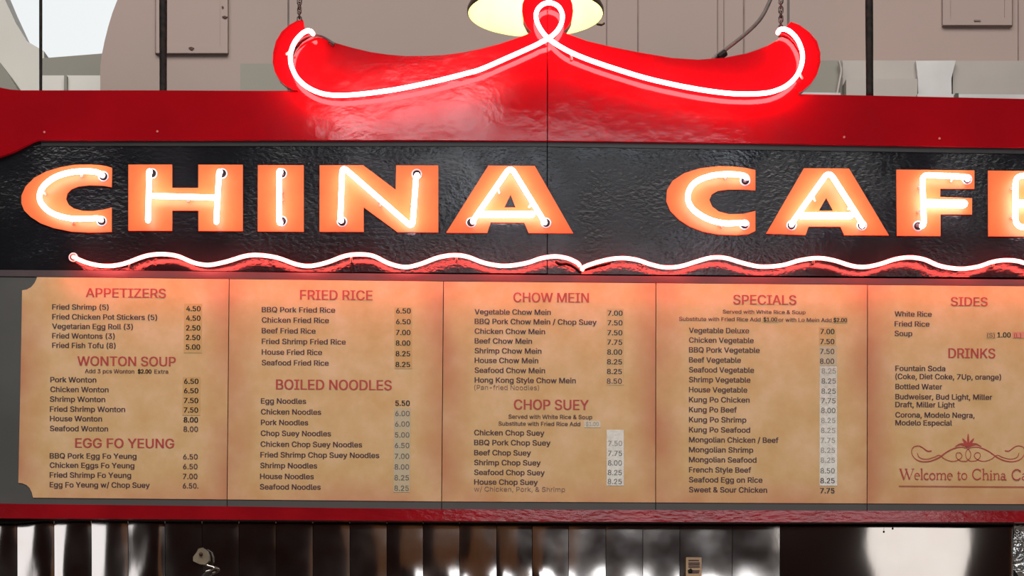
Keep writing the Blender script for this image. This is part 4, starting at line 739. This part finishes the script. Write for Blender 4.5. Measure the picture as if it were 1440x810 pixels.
items(0, 69.8, [('BBQ Pork Egg Fo Yeung', 192, 644.4), ('Chicken Eggs Fo Yeung', 189, 657.6), ('Fried Shrimp Fo Yeung', 184.4, 671.3), ('Egg Fo Yeung w/ Chop Suey', 210.6, 685)])

heading(1, 'FRIED RICE', 421.8, 524, 408, 421.6)
items(1, 368, [('BBQ Pork Fried Rice', 471.4, 438.9), ('Chicken Fried Rice', 462.7, 453.5), ('Beef Fried Rice', 443.9, 468.5), ('Fried Shrimp Fried Rice', 486.3, 483.5), ('House Fried Rice', 453, 498.5), ('Seafood Fried Rice', 462.3, 513.4)])
tape(1, 554.5, 579.5, 432, 518.5, 'tape')
prices(1, 557, 577.7, [('6.50', 440.6), ('6.50', 455.8), ('7.00', 471), ('8.00', 485.9), ('8.25', 500.8), ('8.25', 516)])
heading(1, 'BOILED NOODLES', 388, 551, 533.8, 547.8)
items(1, 366.8, [('Egg Noodles', 430.5, 567.3), ('Chicken Noodles', 451.7, 582.5), ('Pork Noodles', 433.5, 597.4), ('Chop Suey Noodles', 465.5, 612.7), ('Chicken Chop Suey Noodles', 509.3, 628), ('Fried Shrimp Chop Suey Noodles', 533.4, 642.9), ('Shrimp Noodles', 446, 658), ('House Noodles', 441.3, 673.2), ('Seafood Noodles', 451, 688)])
tape(1, 554.5, 577.5, 573, 692, 'tape_glare', -0.012)
prices(1, 557.4, 577.9, [('5.50', 570.3), ('6.00', 584.8, 'price_glare'), ('6.00', 599.7, 'price_glare'), ('5.00', 615, 'price_glare'), ('6.50', 629.8, 'price_glare'), ('7.00', 645, 'price_glare'), ('8.00', 660, 'price_glare'), ('8.25', 675.2, 'price_glare'), ('8.25', 690, 'price_glare')])

heading(2, 'CHOW MEIN', 721.8, 828.3, 411.6, 425)
items(2, 667.4, [('Vegetable Chow Mein', 774.6, 441.9), ('BBQ Pork Chow Mein / Chop Suey', 839, 455.4), ('Chicken Chow Mein', 766.6, 469.2), ('Beef Chow Mein', 748.2, 482.8), ('Shrimp Chow Mein', 761.5, 496.6), ('House Chow Mein', 757, 510.1), ('Seafood Chow Mein', 766.6, 524), ('Hong Kong Style Chow Mein', 809.8, 537.8)])
text('(Pan-fried Noodles)', 667, 758, 547.8, 6.6, M['textlight'], panels[2], 'menu_line', bold=-4)
tape(2, 853, 877, 434, 541.5, 'tape')
prices(2, 854.5, 875.7, [('7.00', 443.8), ('7.50', 457.4), ('7.50', 471.3), ('7.75', 484.6), ('8.00', 498.5), ('8.25', 512.2), ('8.25', 525.9), ('8.50', 539.4, 'text')])
heading(2, 'CHOP SUEY', 722.5, 828, 562, 575.9)
small(2, 'Served with White Rice & Soup', 715, 832.8, 588.4); small(2, 'Substitute with Fried Rice Add', 701, 816, 598.2)
tape(2, 821.5, 844.5, 591.5, 601, 'tape_glare'); small(2, '$1.00', 824, 842, 598.8, m='price_glare_strong', name='price')
items(2, 666.7, [('Chicken Chop Suey', 765.5, 611.8), ('BBQ Pork Chop Suey', 774.2, 625.7), ('Beef Chop Suey', 746.6, 639.9), ('Shrimp Chop Suey', 760.4, 653.8), ('Seafood Chop Suey', 766, 667.6), ('House Chop Suey', 756.3, 681.2)])
text('w/ Chicken, Pork, & Shrimp', 666.7, 794.5, 690.8, 6.6, M['textlight'], panels[2], 'menu_line', bold=-4)
tape(2, 853.2, 877.2, 604.2, 682.6, 'tape_glare_strong')
prices(2, 857.4, 877.2, [('7.50', 626.8, 'price_glare_strong'), ('7.75', 640.8, 'price_glare'), ('8.00', 654.4, 'price_glare'), ('8.25', 668, 'price_glare'), ('8.25', 680.6, 'price_glare')])

heading(3, 'SPECIALS', 1031, 1120, 414.8, 428.2)
small(3, 'Served with White Rice & Soup', 1016.3, 1132.8, 440.7, 5.2); small(3, 'Substitute with Fried Rice Add', 955, 1069.6, 450.9, 5.4)
tape(3, 1072, 1094, 444, 453.2, 'tape'); tape(3, 1170.5, 1192, 445, 454, 'tape')
small(3, '$1.00', 1073.5, 1093, 452, 5.6, m='price', bold=34, name='price'); small(3, 'or with Lo Mein Add', 1094.6, 1169.5, 452.2, 5.4); small(3, '$2.00', 1172, 1191.3, 452.8, 5.6, m='price', bold=34, name='price')
items(3, 968.8, [('Vegetable Deluxe', 1053.5, 468), ('Chicken Vegetable', 1060, 481.7), ('BBQ Pork Vegetable', 1068.4, 495.4), ('Beef Vegetable', 1042, 509.5), ('Seafood Vegetable', 1060.4, 523.4), ('Shrimp Vegetable', 1055.4, 537.3), ('House Vegetable', 1050.8, 551.3), ('Kung Po Chicken', 1054.2, 565.4), ('Kung Po Beef', 1036.3, 579.4), ('Kung Po Shrimp', 1049.6, 593.5), ('Kung Po Seafood', 1055, 607.7),
    ('Mongolian Chicken / Beef', 1094.8, 621.8), ('Mongolian Shrimp', 1059.3, 635.8), ('Mongolian Seafood', 1063.9, 649.8), ('French Style Beef', 1056.3, 664), ('Seafood Egg on Rice', 1072.3, 678), ('Sweet & Sour Chicken', 1078.8, 692)])
tape(3, 1151.5, 1175.5, 460, 486, 'tape'); tape(3, 1152.5, 1176.8, 486.2, 514, 'tape_glare'); tape(3, 1152.6, 1177.2, 514.4, 683, 'tape_glare_strong')
prices(3, 1153.9, 1173.9, [('7.00', 469.6), ('7.50', 483.8), ('7.50', 497.6, 'text'), ('8.00', 511.4, 'text')])
prices(3, 1156.4, 1176.6, [(s, y, m) for s, y, m in [('8.25', 525, 'price_glare_strong'), ('8.25', 539.2, 'price_glare'), ('8.25', 553.4, 'price_glare'), ('7.75', 566.8, 'price_glare'), ('8.00', 580.6, 'price_glare'), ('8.25', 594.6, 'price_glare_strong'), ('8.25', 608.6, 'price_glare_strong'),
    ('7.75', 622.6, 'price_glare_strong'), ('8.25', 636.6, 'price_glare_strong'), ('8.25', 650.6, 'price_glare_strong'), ('8.50', 665.4, 'price_glare'), ('8.25', 679.4, 'text'), ('7.75', 693.2, 'price')]])

heading(4, 'SIDES', 1337, 1389, 418, 430.4)
items(4, 1258, [('White Rice', 1310.4, 445), ('Fried Rice', 1307.3, 458.9), ('Soup', 1283, 472.4)])
tape(4, 1386.5, 1400, 466.5, 475.5, 'tape'); small(4, '(S)', 1388, 1399, 474.4, 6.0, m='textlight', name='price')
text('1.00', 1402.5, 1421.4, 474.3, 7, M['price'], panels[4], 'price', bold=24)
tape(4, 1424, 1447, 466.5, 475.5, 'tapered'); small(4, '(L)', 1426, 1436, 474.6, 6.0, m='heading', name='price')
heading(4, 'DRINKS', 1333.5, 1399.8, 490, 503.6)
items(4, 1259, [('Fountain Soda', 1329.5, 521.4), ('(Coke, Diet Coke, 7Up, orange)', 1407.9, 532.8), ('Bottled Water', 1325, 547), ('Budweiser, Bud Light, Miller', 1395.4, 561.2), ('Draft, Miller Light', 1342.9, 572.3), ('Corona, Modelo Negra,', 1370.5, 586.8), ('Modelo Especial', 1339, 597.9)])

# red scroll ornament, serif greeting and rule (drawn as thin strokes)
_lay = [0]
def ribbon(pts, wd, d=None, n=6):
    """flat stroke in pixel space; wd = width or list of widths per control point"""
    if d is None:      # crossing strokes lie a hair apart
        _lay[0] = (_lay[0] + 1) % 12; d = PD + 0.0009 + 0.00012 * _lay[0]
    ws = wd if isinstance(wd, (list, tuple)) else [wd] * len(pts)
    sp = smooth_path([Vector((p[0], p[1], w_)) for p, w_ in zip(pts, ws)], n) if len(pts) > 2 else [Vector((p[0], p[1], w_)) for p, w_ in zip(pts, ws)]
    V, Fc = [], []
    for i, p in enumerate(sp):
        a, b = sp[max(i - 1, 0)], sp[min(i + 1, len(sp) - 1)]
        tx, ty = b.x - a.x, b.y - a.y; l = math.hypot(tx, ty) or 1; nx, ny = -ty / l, tx / l
        h = max(p.z, 0.15) / 2
        V += [P(p.x + nx * h, p.y + ny * h, d), P(p.x - nx * h, p.y - ny * h, d)]
    for i in range(len(sp) - 1):
        Fc.append((2 * i, 2 * i + 2, 2 * i + 3, 2 * i + 1))
    return V, Fc
cx = 1361.5
side = []
for s in (-1, 1):
    X = lambda x: cx + s * (x - cx)
    side.append(ribbon([(X(1310), 633.8), (X(1304), 634), (X(1297), 629), (X(1291), 626.8), (X(1284), 629), (X(1282), 636), (X(1286), 644), (X(1295), 648.6), (X(1307), 648.5), (X(1320), 643.5), (X(1332), 635), (X(1343), 630), (X(1352), 628.6), (X(1361), 631), (X(1365), 637), (X(1364), 644), (X(1359), 648)], [1.6, 1.4, 1.2, 1.0, .9, .9, 1.0, 1.2, 1.4, 1.6, 1.5, 1.3, 1.1, .9, .8, .8, .8]))
    side.append(ribbon([(X(1290), 637), (X(1293), 643), (X(1302), 645.5), (X(1313), 643), (X(1321), 640), (X(1329), 645.5), (X(1339), 648.5), (X(1348), 646.5), (X(1353), 641), (X(1350), 636.5), (X(1345), 637.5), (X(1345), 643), (X(1350), 647.5), (X(1358), 648.4), (X(1362), 646)], .9))
    side.append(ribbon([(X(1343), 627.8), (X(1350), 624.5), (X(1356), 625.2), (X(1361), 628)], [.6, 2.2, 3.4, 2.0]))
    side.append(ribbon([(X(1360.5), 628), (X(1357.5), 622), (X(1353.5), 616.5)], [3.5, 3.8, 1.0]))
side.append(ribbon([(cx, 610), (cx, 618), (cx, 629)], [1.0, 3.0, 2.0]))
part('scroll_ornament', join(*side), M['heading'], panels[4])

def O(c_x, c_y, rx, ry, w0, a0=0, a1=360, n=14):
    return [([(c_x + rx * math.cos(R(a0 + (a1 - a0) * k / n)), c_y + ry * math.sin(R(a0 + (a1 - a0) * k / n))) for k in range(n + 1)], w0)]
# units: x-height 0.6, cap 1.0
G = {
 'W': (1.25, [([(.1, 1), (.4, 0)], .13), ([(.4, 0), (.66, .95)], .05), ([(.55, 1), (.86, 0)], .13), ([(.86, 0), (1.17, 1)], .05), ([(-.02, 1), (.24, 1)], .04), ([(.46, 1), (.7, 1)], .04), ([(1.02, 1), (1.27, 1)], .04)]),
 'e': (.5, O(.25, .3, .2, .29, .075, 0, 300) + [([(.05, .34), (.45, .36)], .05)]),
 'l': (.27, [([(.13, 1.05), (.13, 0)], .11), ([(.02, .015), (.25, .015)], .04), ([(.02, 1.0), (.13, 1.04)], .05)]),
 'c': (.46, O(.26, .3, .21, .29, .085, 50, 320)),
 'o': (.56, O(.28, .3, .22, .29, .085)),
 'm': (.92, [([(.13, .6), (.13, 0)], .1), ([(.46, .5), (.46, 0)], .1), ([(.79, .5), (.79, 0)], .1), ([(.13, .45), (.25, .57), (.4, .58), (.46, .45)], .07), ([(.46, .45), (.58, .57), (.73, .58), (.79, .45)], .07), ([(.02, .015), (.24, .015)], .04), ([(.35, .015), (.57, .015)], .04), ([(.68, .015), (.9, .015)], .04), ([(.02, .57), (.13, .6)], .05)]),
 't': (.36, [([(.15, .78), (.15, .15), (.2, .02), (.33, .05)], .09), ([(.02, .58), (.33, .58)], .05)]),
 'C': (.82, O(.43, .5, .37, .49, .1, 40, 322) + [([(.72, .98), (.72, .7)], .04)]),
 'h': (.62, [([(.13, 1.05), (.13, 0)], .1), ([(.49, .45), (.49, 0)], .1), ([(.13, .45), (.25, .57), (.43, .58), (.49, .42)], .07), ([(.02, .015), (.24, .015)], .04), ([(.38, .015), (.6, .015)], .04), ([(.02, 1.0), (.13, 1.04)], .05)]),
 'i': (.28, [([(.13, .6), (.13, 0)], .11), ([(.02, .015), (.25, .015)], .04), ([(.13, .88), (.13, .76)], .12), ([(.02, .57), (.13, .6)], .05)]),
 'n': (.62, [([(.13, .6), (.13, 0)], .1), ([(.49, .45), (.49, 0)], .1), ([(.13, .45), (.25, .57), (.43, .58), (.49, .42)], .07), ([(.02, .015), (.24, .015)], .04), ([(.38, .015), (.6, .015)], .04), ([(.02, .57), (.13, .6)], .05)]),
 'a': (.5, [([(.08, .5), (.18, .59), (.33, .55), (.36, .42)], .07), ([(.36, .45), (.36, .08), (.42, .02), (.5, .05)], .09)] + O(.2, .17, .15, .16, .075)),
 'f': (.36, [([(.15, 0), (.15, .8), (.2, 1.0), (.36, 1.0)], .09), ([(.02, .58), (.33, .58)], .05), ([(.04, .015), (.27, .015)], .04)]),
}
def serif(s, x0, x1, base, cap, name):
    tw = sum(G[c][0] for c in s); k = (x1 - x0) / tw; x = 0; gs = []
    for c in s:
        for pts, wd in G[c][1]:
            q = [(x0 + (x + a) * k, base - b * cap + ((x + a) * k) * 0.005) for a, b in pts]
            gs.append(ribbon(q, wd * cap * 1.05, n=3))
        x += G[c][0]
    part(name, join(*gs), M['heading'], panels[4])
serif('Welcome', 1264.4, 1340, 674.0, 14.8, 'greeting_word'); serif('to', 1345.6, 1360.5, 674.3, 14.8, 'greeting_word'); serif('China', 1366.8, 1415.4, 674.4, 14.8, 'greeting_word'); serif('Cafe', 1422.4, 1460, 674.8, 14.8, 'greeting_word')
part('printed_rule', ribbon([(1264, 683.4), (1460, 684.8)], 1.1), M['heading'], panels[4])

# ------------------------------------------------------------------ polished steel strips under the sign
SD = -0.06
st = thing('steel_hood', 'polished steel hood of bulging upright sheets below the red rail', 'hood', P(560, 900, SD))
def sheet(x0, x1, bulge, skew, seed, ytop=732.5, ybot=900, nx=20, nz=26, kick=0.02, wob=0.0):
    rnd = random.Random(seed); V, Fc = [], []
    ph = rnd.uniform(0, 6.28); ph2 = rnd.uniform(0, 6.28)
    for j in range(nz + 1):
        v = j / nz
        for i in range(nx + 1):
            u = i / nx
            p = P(x0 + (x1 - x0) * u, ytop + (ybot - ytop) * v, SD)
            uu = u ** (1 + skew)
            d = bulge * (1 - (2 * uu - 1) ** 2)
            d += wob * math.sin(7 * u + ph + 2.2 * v) * math.sin(5 * v + ph2)
            low = max(0, v - 0.30); d += kick * low * low * 4 * (0.7 + 0.3 * math.sin(6 * u + ph))
            d -= 0.0085 * v
            V.append(Vector((p.x, p.y - d, p.z)))
    for j in range(nz):
        for i in range(nx):
            a = j * (nx + 1) + i
            Fc.append((a, a + nx + 1, a + nx + 2, a + 1))
    return V, Fc
edges = [-28, 24, 76, 128.3, 180, 232, 284, 336, 388, 440, 492, 544, 595, 646.5, 698.5, 748.5, 799.5, 852, 904, 956, 1030, 1097]
for i in range(len(edges) - 1):
    rr = random.Random(100 + i)
    bl = 0.0052 if i < 5 else (rr.uniform(0.0010, 0.0020) if i < 15 else rr.uniform(0.0003, 0.0009))
    o = part('steel_strip', sheet(edges[i] + 0.4, edges[i + 1] - 0.4, bl, rr.uniform(-.15, .25), i, wob=0.0010 if i < 5 else 0.00035, kick=0.006 if i < 11 else (0.02 if i < 17 else 0.014)), M['steel'], st, smooth=True)
part('steel_sheet', sheet(1097.8, 1422, 0.001, 0.3, 77, wob=0.0005, nx=40, kick=0.0), M['sheetsteel'], st, 'wide flat sheet at the right', smooth=True)
part('sheet_edge', pbox(1422.5, 1425, 735, 900, SD + 0.012, SD - 0.02), M['steel'], st)
part('crumpled_sheet', sheet(1425, 1640, 0.01, 0.0, 5, wob=0.008, nx=40), M['crumple'], st, smooth=True)
part('hood_back', pbox(-120, 1640, 736, 900, SD - 0.006, SD - 0.03), M['dark'], st)
# tag, knob
g = prism([(964.8, 783.5), (986.6, 783.8), (986.4, 815), (964.6, 815)], SD + 0.03, SD + 0.027)
t = thing('tan_tag', 'small tan printed label on the steel below the rail', 'tag', base_of(g))
part('tag_card', g, M['tag'], t)
for (y, a, b) in [(788, 968, 983), (791.5, 968, 984), (794, 968, 984), (797, 968, 984), (802.5, 972, 984), (805, 970, 983)]:
    part('tag_print', ribbon([(a, y), (b, y)], 1.4, d=SD + 0.0315), M['text'], t)
part('tag_mark', prism([(967, 802), (971.5, 799), (974, 802), (973, 806), (968, 806)], SD + 0.0315, SD + 0.03), M['dark'], t)
g = tube(smooth_path([P(284, 788, SD + 0.03), P(292, 795, SD + 0.035), P(301, 798, SD + 0.04), P(296, 802, SD + 0.04), P(288, 805, SD + 0.04), P(283, 815, SD + 0.04)]), 0.0035, 8)
t = thing('steel_hook', 'small cream knob with curved wire hook on dark steel, lower left', 'hook', base_of(g))
part('hook_wire', g, M['steel'], t, smooth=True)
part('knob', join(prism([(276, 777), (279, 771.5), (285, 770), (291, 774), (293.5, 781), (294, 788), (289, 794), (280, 793), (271.5, 789), (271.5, 783)], SD + 0.04, SD + 0.015)), M['knob'], t)
part('knob_screw', join(ball_cap_tube([P(282.5, 779, SD + 0.04), P(282.5, 779, SD + 0.044)], 0.006, 12)), M['rust'], t, smooth=True)
g = tube([P(1255.3, 733, 0.0), P(1255.3, 742, 0.0)], 0.0006, 6)
t = thing('rail_drip', 'tiny dark bead hanging from the bottom rail, right side', 'bead', base_of(g))
part('thread', g, M['dark'], t)
part('bead', ball_cap_tube([P(1255.3, 743, 0.0), P(1255.3, 743.6, 0.0)], 0.003, 10), M['dark'], t, smooth=True)
